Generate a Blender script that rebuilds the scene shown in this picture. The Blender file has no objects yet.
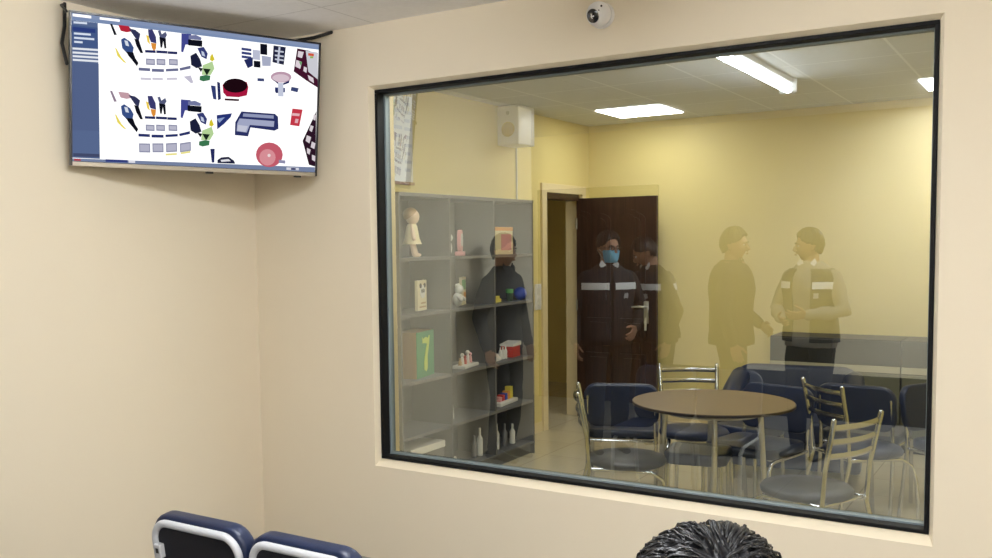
import bpy, bmesh, math, random
import numpy as np
from mathutils import Vector, Matrix, noise
PI = math.pi
R = math.radians
random.seed(7)
scene = bpy.context.scene
COL = scene.collection

# ------------------------------------------------------------------ materials
def srgb(r, g, b):
    f = lambda c: (c/255/12.92) if c/255 <= 0.04045 else ((c/255+0.055)/1.055)**2.4
    return (f(r), f(g), f(b), 1)

def new_mat(name):
    m = bpy.data.materials.new(name); m.use_nodes = True
    nt = m.node_tree
    return m, nt, nt.nodes['Principled BSDF'], nt.nodes['Material Output']

def mat(name, col, rough=.5, metal=0, var=.06, scale=6, bump=0, bscale=120, coat=0, spec=.5):
    """plain surface with a little procedural variation and bump"""
    m, nt, b, out = new_mat(name)
    tc = nt.nodes.new('ShaderNodeTexCoord')
    n = nt.nodes.new('ShaderNodeTexNoise'); n.inputs['Scale'].default_value = scale; n.inputs['Detail'].default_value = 4
    nt.links.new(tc.outputs['Object'], n.inputs['Vector'])
    mp = nt.nodes.new('ShaderNodeMapRange'); mp.inputs['To Min'].default_value = 1-var; mp.inputs['To Max'].default_value = 1+var
    nt.links.new(n.outputs['Fac'], mp.inputs['Value'])
    hs = nt.nodes.new('ShaderNodeHueSaturation'); hs.inputs['Color'].default_value = col
    nt.links.new(mp.outputs['Result'], hs.inputs['Value'])
    nt.links.new(hs.outputs['Color'], b.inputs['Base Color'])
    b.inputs['Roughness'].default_value = rough; b.inputs['Metallic'].default_value = metal
    b.inputs['Specular IOR Level'].default_value = spec
    if coat: b.inputs['Coat Weight'].default_value = coat
    if bump:
        n2 = nt.nodes.new('ShaderNodeTexNoise'); n2.inputs['Scale'].default_value = bscale; n2.inputs['Detail'].default_value = 3
        nt.links.new(tc.outputs['Object'], n2.inputs['Vector'])
        bp = nt.nodes.new('ShaderNodeBump'); bp.inputs['Strength'].default_value = bump; bp.inputs['Distance'].default_value = .004
        nt.links.new(n2.outputs['Fac'], bp.inputs['Height']); nt.links.new(bp.outputs['Normal'], b.inputs['Normal'])
    return m

def emit(name, col, s):
    m, nt, b, out = new_mat(name)
    nt.nodes.remove(b)
    e = nt.nodes.new('ShaderNodeEmission'); e.inputs['Color'].default_value = col; e.inputs['Strength'].default_value = s
    nt.links.new(e.outputs[0], out.inputs['Surface'])
    return m

def tile_mat(name, c1, c2, mortar, size, msize, rough, offs=(0, 0), holes=False, coat=0):
    m, nt, b, out = new_mat(name)
    tc = nt.nodes.new('ShaderNodeTexCoord')
    mpn = nt.nodes.new('ShaderNodeMapping'); mpn.inputs['Location'].default_value = (offs[0], offs[1], 0)
    nt.links.new(tc.outputs['Object'], mpn.inputs['Vector'])
    br = nt.nodes.new('ShaderNodeTexBrick'); br.offset = 0; br.squash = 1
    br.inputs['Scale'].default_value = 1
    br.inputs['Brick Width'].default_value = size; br.inputs['Row Height'].default_value = size
    br.inputs['Mortar Size'].default_value = msize; br.inputs['Mortar Smooth'].default_value = .1
    br.inputs['Color1'].default_value = c1; br.inputs['Color2'].default_value = c2; br.inputs['Mortar'].default_value = mortar
    nt.links.new(mpn.outputs['Vector'], br.inputs['Vector'])
    col = br.outputs['Color']
    nz = nt.nodes.new('ShaderNodeTexNoise'); nz.inputs['Scale'].default_value = 35; nz.inputs['Detail'].default_value = 5
    nt.links.new(tc.outputs['Object'], nz.inputs['Vector'])
    mr = nt.nodes.new('ShaderNodeMapRange'); mr.inputs['To Min'].default_value = .94; mr.inputs['To Max'].default_value = 1.06
    nt.links.new(nz.outputs['Fac'], mr.inputs['Value'])
    hs = nt.nodes.new('ShaderNodeHueSaturation'); nt.links.new(mr.outputs['Result'], hs.inputs['Value'])
    nt.links.new(col, hs.inputs['Color']); col = hs.outputs['Color']
    if holes:      # rows of punched holes in the ceiling board
        vm = nt.nodes.new('ShaderNodeTexVoronoi'); vm.inputs['Scale'].default_value = 36; vm.inputs['Randomness'].default_value = 0
        nt.links.new(tc.outputs['Object'], vm.inputs['Vector'])
        cr = nt.nodes.new('ShaderNodeMapRange'); cr.inputs['From Min'].default_value = .18; cr.inputs['From Max'].default_value = .30
        cr.inputs['To Min'].default_value = .72; cr.inputs['To Max'].default_value = 1
        nt.links.new(vm.outputs['Distance'], cr.inputs['Value'])
        h2 = nt.nodes.new('ShaderNodeHueSaturation'); nt.links.new(cr.outputs['Result'], h2.inputs['Value'])
        nt.links.new(col, h2.inputs['Color']); col = h2.outputs['Color']
    nt.links.new(col, b.inputs['Base Color'])
    b.inputs['Roughness'].default_value = rough
    if coat: b.inputs['Coat Weight'].default_value = coat
    return m

def wood_mat(name, c1, c2, rough=.4, scale=3, axis='Z'):
    m, nt, b, out = new_mat(name)
    tc = nt.nodes.new('ShaderNodeTexCoord'); mp = nt.nodes.new('ShaderNodeMapping')
    mp.inputs['Scale'].default_value = {'Z': (14, 14, 1), 'X': (1, 14, 14), 'Y': (14, 1, 14)}[axis]
    nt.links.new(tc.outputs['Object'], mp.inputs['Vector'])
    n = nt.nodes.new('ShaderNodeTexNoise'); n.inputs['Scale'].default_value = scale; n.inputs['Detail'].default_value = 8; n.inputs['Distortion'].default_value = .6
    nt.links.new(mp.outputs['Vector'], n.inputs['Vector'])
    cr = nt.nodes.new('ShaderNodeValToRGB'); cr.color_ramp.elements[0].position = .3; cr.color_ramp.elements[1].position = .7
    cr.color_ramp.elements[0].color = c1; cr.color_ramp.elements[1].color = c2
    nt.links.new(n.outputs['Fac'], cr.inputs['Fac']); nt.links.new(cr.outputs['Color'], b.inputs['Base Color'])
    b.inputs['Roughness'].default_value = rough
    return m

def glass_mat():
    """tinted observation pane: sees through, and mirrors the brighter side in front of it"""
    m, nt, b, out = new_mat('observation_glass'); nt.nodes.remove(b)
    tr = nt.nodes.new('ShaderNodeBsdfTransparent'); tr.inputs['Color'].default_value = (GT*.98, GT, GT*.97, 1)
    gl = nt.nodes.new('ShaderNodeBsdfGlossy'); gl.inputs['Roughness'].default_value = 0; gl.inputs['Color'].default_value = (.93, 1, 1, 1)
    fr = nt.nodes.new('ShaderNodeFresnel'); fr.inputs['IOR'].default_value = 1.5
    ma = nt.nodes.new('ShaderNodeMath'); ma.operation = 'MULTIPLY_ADD'
    ma.inputs[1].default_value = 1.0; ma.inputs[2].default_value = GR
    nt.links.new(fr.outputs[0], ma.inputs[0])
    mx = nt.nodes.new('ShaderNodeMixShader'); nt.links.new(ma.outputs[0], mx.inputs[0])
    nt.links.new(tr.outputs[0], mx.inputs[1]); nt.links.new(gl.outputs[0], mx.inputs[2])
    nt.links.new(mx.outputs[0], out.inputs['Surface'])
    return m
GT, GR = .90, .22

M = {}
M['cream'] = mat('cream_wall_paint', (.80, .715, .57, 1), .6, var=.015, scale=1.2, bump=.08, bscale=60)
M['yellow'] = mat('yellow_wall_paint', (.77, .655, .27, 1), .55, var=.02, scale=1.2, bump=.08, bscale=60)
M['trim_cream'] = mat('cream_trim_paint', (.80, .68, .42, 1), .45, var=.02)
M['plaster'] = mat('pale_plaster', (.86, .77, .60, 1), .6, var=.03, bump=.1, bscale=80)
M['ceil_obs'] = tile_mat('perforated_ceiling_board', (.84, .83, .83, 1), (.82, .81, .81, 1), (.62, .61, .61, 1), 1.2, .004, .8, (.35, .4), True)
M['ceil_play'] = tile_mat('ceiling_board', (.60, .61, .62, 1), (.58, .59, .60, 1), (.78, .79, .80, 1), .61, .008, .8, (.13, .1), False)
M['floor_obs'] = tile_mat('grey_floor_tile', (.26, .25, .24, 1), (.24, .23, .22, 1), (.15, .14, .13, 1), .45, .004, .3, (0, .1))
M['floor'] = tile_mat('beige_glazed_floor_tile', (.62, .55, .38, 1), (.58, .51, .35, 1), (.42, .37, .26, 1), .45, .004, .25, (0, .1), coat=.2)
M['black_frame'] = mat('black_anodised_frame', (.003, .003, .004, 1), .55, var=.1, spec=.2)
M['bead'] = mat('grey_glazing_bead', (.22, .27, .30, 1), .45, .1, var=.05)
M['glass'] = glass_mat()
M['navy'] = mat('navy_vinyl', (.008, .016, .052, 1), .38, var=.15, scale=9, bump=.15, bscale=150)
M['black_mesh'] = mat('black_back_panel', (.006, .006, .011, 1), .55, var=.2, scale=60, bump=.3, bscale=400)
M['grey_rim'] = mat('light_grey_plastic', (.58, .59, .62, 1), .35, var=.03)
M['chrome'] = mat('chrome_tube', (.55, .57, .62, 1), .2, 1, var=.03)
M['dull_metal'] = mat('satin_steel', (.55, .55, .53, 1), .35, 1, var=.05)
M['seat_grey'] = mat('dark_grey_vinyl', (.028, .028, .030, 1), .45, var=.15, bump=.15, bscale=150)
M['table_top'] = mat('brown_laminate', (.17, .115, .065, 1), .38, var=.12, scale=30)
M['table_edge'] = mat('dark_table_edge', (.03, .02, .014, 1), .4)
M['door_wood'] = wood_mat('dark_brown_door_wood', (.022, .009, .006, 1), (.052, .022, .014, 1), .35)
M['shelf'] = mat('charcoal_shelf_board', (.115, .117, .122, 1), .5, var=.08)
M['shelf_edge'] = mat('grey_shelf_edge', (.16, .16, .165, 1), .5)
M['cabinet'] = mat('black_cabinet', (.018, .018, .016, 1), .45, var=.1)
M['cab_door'] = mat('olive_grey_cabinet_door', (.13, .135, .10, 1), .5, var=.06)
M['cab_band'] = mat('pale_cabinet_band', (.45, .43, .32, 1), .5)
M['white'] = mat('white_plastic', (.80, .80, .82, 1), .35, var=.02)
M['offwhite'] = mat('off_white_plastic', (.72, .72, .68, 1), .4, var=.02)
M['grille'] = mat('tan_speaker_cone', (.60, .47, .11, 1), .7, var=.1)
M['black'] = mat('black_plastic', (.008, .008, .009, 1), .35, var=.1)
M['lens'] = mat('black_lens_glass', (.004, .004, .005, 1), .06, coat=1)
M['bezel'] = mat('thin_bezel', (.015, .015, .02, 1), .3)
M['silver'] = mat('silver_bezel_strip', (.50, .46, .40, 1), .3, .6)
M['paper'] = mat('white_paper', (.76, .75, .71, 1), .8, var=.04)
M['skin'] = mat('skin', (.40, .21, .13, 1), .5, var=.08, scale=14)
M['hair'] = mat('black_hair', (.004, .004, .0055, 1), .40, var=.3, scale=40, spec=.4)
M['eye'] = mat('eye_white', (.75, .73, .70, 1), .2)
M['iris'] = mat('dark_iris', (.02, .012, .008, 1), .15)
M['lips'] = mat('lips', (.30, .12, .09, 1), .45)
M['jacket'] = mat('dark_jacket_cloth', (.022, .020, .022, 1), .85, var=.2, bump=.3, bscale=300)
M['jacket_brown'] = mat('dark_brown_jacket_cloth', (.030, .022, .016, 1), .85, var=.2, bump=.3, bscale=300)
M['trouser'] = mat('black_trouser_cloth', (.010, .010, .013, 1), .85, var=.2, bump=.3, bscale=300)
M['vest'] = mat('navy_vest_cloth', (.014, .015, .024, 1), .8, var=.15, bump=.3, bscale=250)
M['shirt'] = mat('white_shirt_cloth', (.72, .72, .74, 1), .85, var=.05, bump=.3, bscale=300)
M['shirt_grey'] = mat('grey_shirt_cloth', (.30, .27, .24, 1), .85, var=.08, bump=.3, bscale=300)
M['stripe'] = mat('silver_reflective_tape', (.93, .93, .95, 1), .5, var=.01)
M['mask_blue'] = mat('light_blue_mask', (.20, .55, .80, 1), .8, var=.04, bump=.2, bscale=200)
M['shoe'] = mat('black_shoe_leather', (.008, .008, .008, 1), .3)
for n, c in dict(green=(.05, .30, .12), toy_yellow=(.80, .70, .10), toy_red=(.55, .05, .04), toy_blue=(.02, .06, .42), pink=(.75, .35, .36), wood=(.48, .30, .13),
                 toy_cream=(.78, .70, .46), toy_green=(.10, .38, .10), dkgreen=(.02, .05, .03), orange=(.80, .35, .06), doll_skin=(.80, .62, .46)).items():
    M[n] = mat('toy_'+n, (*c, 1), .5, var=.05)
M['lime'] = mat('lime_numeral', (.62, .72, .12, 1), .5)

# ------------------------------------------------------------------ mesh builder
class MB:
    def __init__(s):
        s.bm = bmesh.new(); s.mi = 0
    def _new(s, before):
        for f in s.bm.faces:
            if f.index == -1 or f.index >= before: f.material_index = s.mi
    def _fin(s, faces):
        for f in faces: f.material_index = s.mi
    def box(s, x0, x1, y0, y1, z0, z1, bev=0, seg=2, mtx=None):
        v = [s.bm.verts.new(p) for p in [(x, y, z) for x in (x0, x1) for y in (y0, y1) for z in (z0, z1)]]
        idx = [(0, 1, 3, 2), (4, 6, 7, 5), (0, 4, 5, 1), (2, 3, 7, 6), (0, 2, 6, 4), (1, 5, 7, 3)]
        fs = [s.bm.faces.new([v[i] for i in q]) for q in idx]; s._fin(fs)
        if mtx is not None: bmesh.ops.transform(s.bm, matrix=mtx, verts=v)
        if bev:
            es = list({e for f in fs for e in f.edges})
            r = bmesh.ops.bevel(s.bm, geom=es, offset=bev, segments=seg, profile=.5, affect='EDGES'); s._fin(r['faces'])
        return s
    def rings(s, rs, closed=True, cap=True):
        fs = []; n = len(rs[0]); vr = [[s.bm.verts.new(p) for p in r] for r in rs]
        for a, b in zip(vr, vr[1:]):
            for i in range(n if closed else n-1):
                j = (i+1) % n; fs.append(s.bm.faces.new((a[i], a[j], b[j], b[i])))
        if cap:
            fs.append(s.bm.faces.new(list(reversed(vr[0])))); fs.append(s.bm.faces.new(vr[-1]))
        s._fin(fs); return s
    def etube(s, pts, ra, rb=None, up=(0, 0, 1), n=14, round_end=True):
        """elliptical tube along pts; rb is the half thickness towards 'up'"""
        pts = [Vector(p) for p in pts]; rb = rb or ra
        if not hasattr(ra, '__len__'): ra = [ra]*len(pts)
        if not hasattr(rb, '__len__'): rb = [rb]*len(pts)
        P, A, B = list(pts), list(ra), list(rb)
        if round_end:
            d0 = (pts[0]-pts[1]).normalized(); d1 = (pts[-1]-pts[-2]).normalized()
            pre = []; post = []
            for a in (80, 55, 28):
                c, q = math.cos(R(a)), math.sin(R(a)); m0 = min(ra[0], rb[0]); m1 = min(ra[-1], rb[-1])
                pre.append((pts[0]+d0*m0*q, ra[0]*c, rb[0]*c)); post.insert(0, (pts[-1]+d1*m1*q, ra[-1]*c, rb[-1]*c))
            P = [p[0] for p in pre]+P+[p[0] for p in post]; A = [p[1] for p in pre]+A+[p[1] for p in post]; B = [p[2] for p in pre]+B+[p[2] for p in post]
        rs = []; u = Vector(up)
        for i, p in enumerate(P):
            a = P[max(i-1, 0)]; b = P[min(i+1, len(P)-1)]; d = (b-a).normalized()
            sd = d.cross(u)
            if sd.length < 1e-3: sd = d.cross(Vector((0, 1, 0.01)))
            sd.normalize(); w = sd.cross(d).normalized(); u = w
            rs.append([p+sd*A[i]*math.cos(2*PI*k/n)+w*B[i]*math.sin(2*PI*k/n) for k in range(n)])
        return s.rings(rs)
    def bar(s, a, b, r, n=12): return s.etube([a, b], r, n=n, round_end=False)
    def loft(s, rows, n=28, power=2.0):
        """rows of (cx, cy, z, rx, ry)"""
        rs = []
        for cx, cy, z, rx, ry in rows:
            r = []
            for k in range(n):
                t = 2*PI*k/n; c, q = math.cos(t), math.sin(t)
                r.append((cx+rx*math.copysign(abs(c)**(2/power), c), cy+ry*math.copysign(abs(q)**(2/power), q), z))
            rs.append(r)
        return s.rings(rs)
    def shell(s, rows, a0, a1, th, n=28):
        """partial wrap round lofted rows between angles (0 = +Y front), th thick"""
        rs = []
        for cx, cy, z, rx, ry in rows:
            o = [(cx+(rx)*math.sin(a0+(a1-a0)*k/n), cy+ry*math.cos(a0+(a1-a0)*k/n), z) for k in range(n+1)]
            i = [(cx+(rx-th)*math.sin(a0+(a1-a0)*k/n), cy+(ry-th)*math.cos(a0+(a1-a0)*k/n), z) for k in range(n, -1, -1)]
            rs.append(o+i)
        return s.rings(rs)
    def ball(s, c, r, seg=16, rings=10, mtx=None):
        rr = r if hasattr(r, '__len__') else (r, r, r)
        m = Matrix.Translation(c) @ (mtx or Matrix()) @ Matrix.Diagonal((*rr, 1))
        ret = bmesh.ops.create_uvsphere(s.bm, u_segments=seg, v_segments=rings, radius=1, matrix=m)
        s._fin({f for v in ret['verts'] for f in v.link_faces}); return s
    def prism(s, poly, h0, h1, axis='z', mtx=None):
        def P(a, b, h): return {'z': (a, b, h), 'y': (a, h, b), 'x': (h, a, b)}[axis]
        lo = [s.bm.verts.new(P(a, b, h0)) for a, b in poly]; hi = [s.bm.verts.new(P(a, b, h1)) for a, b in poly]
        n = len(poly); fs = [s.bm.faces.new(lo), s.bm.faces.new(list(reversed(hi)))]
        for i in range(n): fs.append(s.bm.faces.new((lo[i], hi[i], hi[(i+1) % n], lo[(i+1) % n])))
        s._fin(fs)
        if mtx is not None: bmesh.ops.transform(s.bm, matrix=mtx, verts=lo+hi)
        return s
    def lathe(s, prof, c=(0, 0, 0), n=32, mtx=None):
        rs = [[Vector((r*math.cos(2*PI*k/n), r*math.sin(2*PI*k/n), z)) for k in range(n)] for r, z in prof]
        m = Matrix.Translation(c) @ (mtx or Matrix())
        return s.rings([[m @ p for p in r] for r in rs])
    def move(s, mtx): bmesh.ops.transform(s.bm, matrix=mtx, verts=s.bm.verts); return s
    def build(s, name, mats, parent=None, smooth=False, loc=None, rotz=0, voxel=0, sm_it=0, angle=40, nz=None):
        me = bpy.data.meshes.new(name)
        bmesh.ops.recalc_face_normals(s.bm, faces=s.bm.faces)
        s.bm.to_mesh(me); s.bm.free()
        if voxel:
            t = bpy.data.objects.new('tmp', me); COL.objects.link(t)
            mo = t.modifiers.new('r', 'REMESH'); mo.mode = 'VOXEL'; mo.voxel_size = voxel
            if sm_it:
                ms = t.modifiers.new('s', 'SMOOTH'); ms.factor = .5; ms.iterations = sm_it
            dg = bpy.context.evaluated_depsgraph_get()
            m2 = bpy.data.meshes.new_from_object(t.evaluated_get(dg), depsgraph=dg)
            bpy.data.objects.remove(t); bpy.data.meshes.remove(me); me = m2; me.name = name; me.materials.clear()
        if nz:
            sc, am = nz
            nn = [v.normal.copy() for v in me.vertices]
            for v, n_ in zip(me.vertices, nn):
                q = Vector((v.co.x*sc, v.co.y*sc, v.co.z*sc*.6)); v.co += n_*am*noise.noise(q)
        for m in (mats if isinstance(mats, (list, tuple)) else [mats]): me.materials.append(m)
        if smooth:
            me.polygons.foreach_set('use_smooth', [True]*len(me.polygons))
            if angle < 180: me.set_sharp_from_angle(angle=R(angle))
        o = bpy.data.objects.new(name, me); COL.objects.link(o)
        if parent: o.parent = parent
        if loc is not None: o.location = loc
        if rotz: o.rotation_euler.z = rotz
        return o

def tag(o, label=None, cat=None, group=None, kind=None):
    if label: o['label'] = label
    if cat: o['category'] = cat
    if group: o['group'] = group
    if kind: o['kind'] = kind
    return o
def thing(name, label, cat, loc=(0, 0, 0), rotz=0, group=None):
    o = bpy.data.objects.new(name, None); COL.objects.link(o); o.empty_display_size = .1
    o.location = loc; o.rotation_euler = (0, 0, rotz)
    return tag(o, label, cat, group)
def struct(o): o['kind'] = 'structure'; return o
def dup(root, loc, rotz, label):
    r = root.copy(); COL.objects.link(r); r.location = loc; r.rotation_euler = (0, 0, rotz); r['label'] = label
    for ch in list(root.children):
        c = ch.copy(); COL.objects.link(c); c.parent = r
        for g in list(ch.children):
            d = g.copy(); COL.objects.link(d); d.parent = c
    return r
def rrect(w, h, r, n=6, cx=0, cy=0):
    p = []
    for sx, sy, a0 in ((1, 1, 0), (-1, 1, 90), (-1, -1, 180), (1, -1, 270)):
        for k in range(n+1):
            a = R(a0+90*k/n); p.append((cx+sx*(w/2-r)+r*math.cos(a), cy+sy*(h/2-r)+r*math.sin(a)))
    return p

# ------------------------------------------------------------------ camera
f, yaw, pitch, roll, cx, cy, cz, su, sv = 945.921, 32.968, 4.048, -0.788, 3.775, -3.824, 1.637, -43.049, 31.073
a, b, r = R(yaw), R(pitch), R(roll)
fw = Vector((-math.sin(a)*math.cos(b), math.cos(a)*math.cos(b), -math.sin(b)))
rt = Vector((math.cos(a), math.sin(a), 0)); up = rt.cross(fw)
rt2 = rt*math.cos(r)+up*math.sin(r); up2 = up*math.cos(r)-rt*math.sin(r)
cd = bpy.data.cameras.new('camera'); cam = bpy.data.objects.new('camera', cd); COL.objects.link(cam)
mw = Matrix((rt2, up2, -fw)).transposed().to_4x4(); mw.translation = (cx, cy, cz); cam.matrix_world = mw
cd.sensor_width = 36; cd.lens = f/992*36; cd.shift_x = -su/992; cd.shift_y = sv/992; cd.clip_start = .05
scene.camera = cam

# ------------------------------------------------------------------ room shell
ZO, ZP = 2.734, 2.705            # ceilings: observation room, play room
TH = .19                         # dividing wall
OX0, OX1, OZ0, OZ1 = .820, 3.372, .529, 2.413     # opening
YB, YL, YR = 4.368, -3.03, -4.9
XR, XP = 5.6, 4.4
# dividing wall: two skins (cream to the observation room, yellow to the play room) round one chamfered opening
def wall_with_hole():
    m = MB(); bm = m.bm
    def ring(x0, x1, z0, z1, y): return [bm.verts.new((x0, y, z0)), bm.verts.new((x1, y, z0)), bm.verts.new((x1, y, z1)), bm.verts.new((x0, y, z1))]
    rs = [ring(0, XR, 0, ZO+.1, 0), ring(OX0-.018, OX1+.018, OZ0-.034, OZ1+.016, 0), ring(OX0, OX1, OZ0, OZ1, .038),
          ring(OX0, OX1, OZ0, OZ1, .125), ring(OX0, OX1, OZ0, OZ1, TH), ring(0, XR, 0, ZO+.1, TH)]
    mi = [0, 1, 1, 2, 2]
    for k, (p, q) in enumerate(zip(rs, rs[1:])):
        for i in range(4):
            fc = bm.faces.new((p[i], p[(i+1) % 4], q[(i+1) % 4], q[i])); fc.material_index = mi[k] if k != 4 else 3
    p, q = rs[-1], rs[0]
    for i in range(4): bm.faces.new((p[i], p[(i+1) % 4], q[(i+1) % 4], q[i]))
    return m
struct(wall_with_hole().build('wall_front', [M['cream'], M['plaster'], M['trim_cream'], M['yellow']]))
struct(MB().box(-.15, 0, YL, 0, 0, ZO+.1).build('wall_left', M['cream']))
struct(MB().box(-3.2, -.15, YL, YL+.15, 0, ZO+.1).build('wall_passage', M['cream']))
struct(MB().box(-3.35, -3.2, YR-.15, YL+.15, 0, ZO+.1).build('wall_far', M['cream']))
struct(MB().box(-3.2, XR, YR-.15, YR, 0, ZO+.1).build('wall_rear', M['cream']))
struct(MB().box(XR, XR+.15, YR-.15, TH, 0, ZO+.1).build('wall_right', M['cream']))
struct(MB().box(-3.35, XR+.15, YR-.15, 0, ZO, ZO+.1).build('ceiling', M['ceil_obs']))
struct(MB().box(-3.35, XR+.15, YR-.15, TH, -.1, 0).build('floor', M['floor_obs']))
struct(MB().box(.42, XR, YR, YR+.02, 0, .42, .004).build('added_dark_band_rear', M['cabinet']))  # dark band added to weaken the pane's reflection of the lower rear wall
# play room: left wall with a doorway
DY0, DY1, DZ = 3.47, 4.20, 2.05
struct(MB().box(-.15, 0, TH, DY0, 0, ZP+.1).box(-.15, 0, DY1, YB+.15, 0, ZP+.1).box(-.15, 0, DY0, DY1, DZ, ZP+.1).build('wall_left', M['yellow']))
struct(MB().box(0, XP, YB, YB+.15, 0, ZP+.1).build('wall_back', M['yellow']))
struct(MB().box(XP, XP+.15, TH, YB+.15, 0, ZP+.1).build('wall_right', M['yellow']))
struct(MB().box(-.0, XP+.15, TH, YB+.15, ZP, ZP+.1).build('ceiling', M['ceil_play']))
struct(MB().box(-2.2, XP+.15, TH+.002, 6.2, -.1, 0).build('floor', M['floor']))
struct(MB().box(0, .012, 2.62, DY0-.09, 0, .09, .003).build('baseboard_left', M['trim_cream']))
struct(MB().box(0, XP, YB-.012, YB, 0, .09, .003).build('baseboard_back', M['trim_cream']))
# corridor beyond the doorway
struct(MB().box(-1.75, -1.6, 2.4, 6.2, 0, ZP+.1).build('wall_corridor', M['yellow']))
struct(MB().box(-1.6, -.15, 6.05, 6.2, 0, ZP+.1).box(-1.6, -.15, 2.4, 2.5, 0, ZP+.1).box(-.15, 0, YB+.15, 6.2, 0, ZP+.1).build('wall_corridor', M['yellow']))
struct(MB().box(-1.75, 0, 2.4, 6.2, ZP, ZP+.1).build('ceiling', M['ceil_play']))
struct(MB().box(-1.6, -1.588, 2.5, 6.05, 0, .09, .003).build('baseboard_corridor', M['trim_cream']))
# door casing: cream posts with a dark head
struct(MB().box(-.155, .022, DY0-.085, DY0+.004, 0, DZ+.09, .004).box(-.155, .022, DY1-.014, DY1+.06, 0, DZ+.09, .004).box(-.155, .022, DY0, DY1, DZ+.012, DZ+.09, .004).build('trim_1', M['trim_cream']))
struct(MB().box(-.10, .024, DY0, DY1-.10, DZ-.045, DZ+.012, .003).box(-.10, .012, DY0, DY0+.016, 0, DZ-.045, .002).build('trim_2', M['door_wood']))

def door_leaf(mb_name, w, h, mat_, parent=None):
    """panelled leaf, hinge edge at local x=0, front towards -Y"""
    d = MB().box(0, w, -.02, .02, .008, h, .003)
    cols = ((.10, w/2-.045), (w/2+.045, w-.10))
    for x0, x1 in cols:
        for z0, z1, arch in ((.16, .62, 0), (.74, .94, 0), (1.06, h-.14, 1)):
            def pan(ins, t):
                p = [(x0+ins, z0+ins), (x1-ins, z0+ins)]
                if arch:
                    zz = z1-.07; xm = (x0+x1)/2; rr = (x1-x0)/2-ins
                    p += [(xm+rr*math.cos(PI*k/10), zz-ins+.07*math.sin(PI*k/10)) for k in range(11)]
                else: p += [(x1-ins, z1-ins), (x0+ins, z1-ins)]
                for s in (-1, 1): d.prism(p, s*.019, s*t, 'y')
            pan(0, .032); pan(.020, .026); pan(.040, .040)
    return d.build(mb_name, mat_, parent)
dr = bpy.data.objects.new('door_1', None); COL.objects.link(dr); struct(dr); dr.location = (-.02, 4.155, 0); dr.rotation_euler.z = R(.6)
leaf = door_leaf('door_leaf', .77, 2.03, M['door_wood'], dr)
h = MB()
h.box(.655, .70, -.036, -.02, .90, 1.10, .006); h.etube([(.678, -.03, 1.05), (.678, -.075, 1.05)], .010)
h.etube([(.678, -.072, 1.05), (.63, -.078, 1.052), (.56, -.074, 1.048)], [.011, .010, .008])
h.build('door_handle', M['dull_metal'], dr, True)
k = MB().etube([(.678, -.028, .945), (.678, -.05, .945)], .008).box(.668, .690, -.052, -.046, .84, .94, .004)
k.build('key_fob', M['offwhite'], dr, True)
for z in (.25, 1.05, 1.8): MB().bar((.004, -.028, z-.05), (.004, -.028, z+.05), .008).build('hinge', M['dull_metal'], dr, True)
# dark door in the rear wall of the observation room, seen in the pane
d2 = bpy.data.objects.new('door_2', None); COL.objects.link(d2); struct(d2); d2.location = (.33, YR+.03, 0); d2.rotation_euler.z = PI
door_leaf('door_leaf', 1.15, 2.10, M['door_wood'], d2)
MB().box(-.08, 0, -.03, .03, 0, 2.18, .004).box(1.15, 1.23, -.03, .03, 0, 2.18, .004).box(0, 1.15, -.03, .03, 2.10, 2.18, .004).build('door_frame', M['door_wood'], d2)

# ------------------------------------------------------------------ observation window
w = bpy.data.objects.new('window_1', None); COL.objects.link(w); struct(w)
def frame_mb(x0, x1, z0, z1, t, y0, y1, bev=.003):
    m = MB(); m.box(x0, x1, y0, y1, z0, z0+t, bev); m.box(x0, x1, y0, y1, z1-t, z1, bev)
    m.box(x0, x0+t, y0, y1, z0+t, z1-t, bev); m.box(x1-t, x1, y0, y1, z0+t, z1-t, bev); return m
frame_mb(OX0, OX1, OZ0, OZ1, .016, .030, .088).build('frame', M['black_frame'], w)
frame_mb(OX0+.004, OX1-.004, OZ0+.004, OZ1-.004, .020, .088, .128).build('glazing_bead', M['bead'], w)
m = MB(); vs = [m.bm.verts.new(p) for p in ((OX0+.01, .100, OZ0+.01), (OX1-.01, .100, OZ0+.01), (OX1-.01, .100, OZ1-.01), (OX0+.01, .100, OZ1-.01))]; m.bm.faces.new(vs)
m.build('glass_pane', M['glass'], w)
sc_ = MB()
for x in (1.0, 1.6, 2.2, 2.8, 3.2): sc_.etube([(x, .06, OZ0+.017), (x, .06, OZ0+.014)], .004)
sc_.build('frame_screw', M['black'], w, True)

# ------------------------------------------------------------------ lights
M['tube'] = emit('lit_tube', (.95, .98, 1, 1), 120)
M['panel'] = emit('lit_panel_added', (1, .985, .94, 1), 30)  # only for the added, unseen play room panels
M['panel_obs_added'] = emit('lit_panel_obs_added', (.95, .98, 1, 1), 66)  # for the added fill panels out of view in the observation room
M['panel_low'] = emit('lit_panel_soft', (1, .985, .94, 1), 16)
M['panel_hall_added'] = emit('lit_panel_hall_added', (1, .95, .82, 1), 3)  # for the added corridor lamp
t = thing('tube_light', 'white surface mounted fluorescent tube light on the ceiling near the observation pane', 'lamp', (2.135, -1.98, ZO))
MB().box(-.035, .035, -.80, .80, -.035, 0, .006).box(-.06, .06, -.82, -.795, -.10, 0, .006).box(-.06, .06, .795, .82, -.10, 0, .006).build('housing', M['white'], t)
MB().etube([(0, -.795, -.075), (0, .795, -.075)], .026, .022, n=20, round_end=False).build('tube', M['tube'], t, True)
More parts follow.
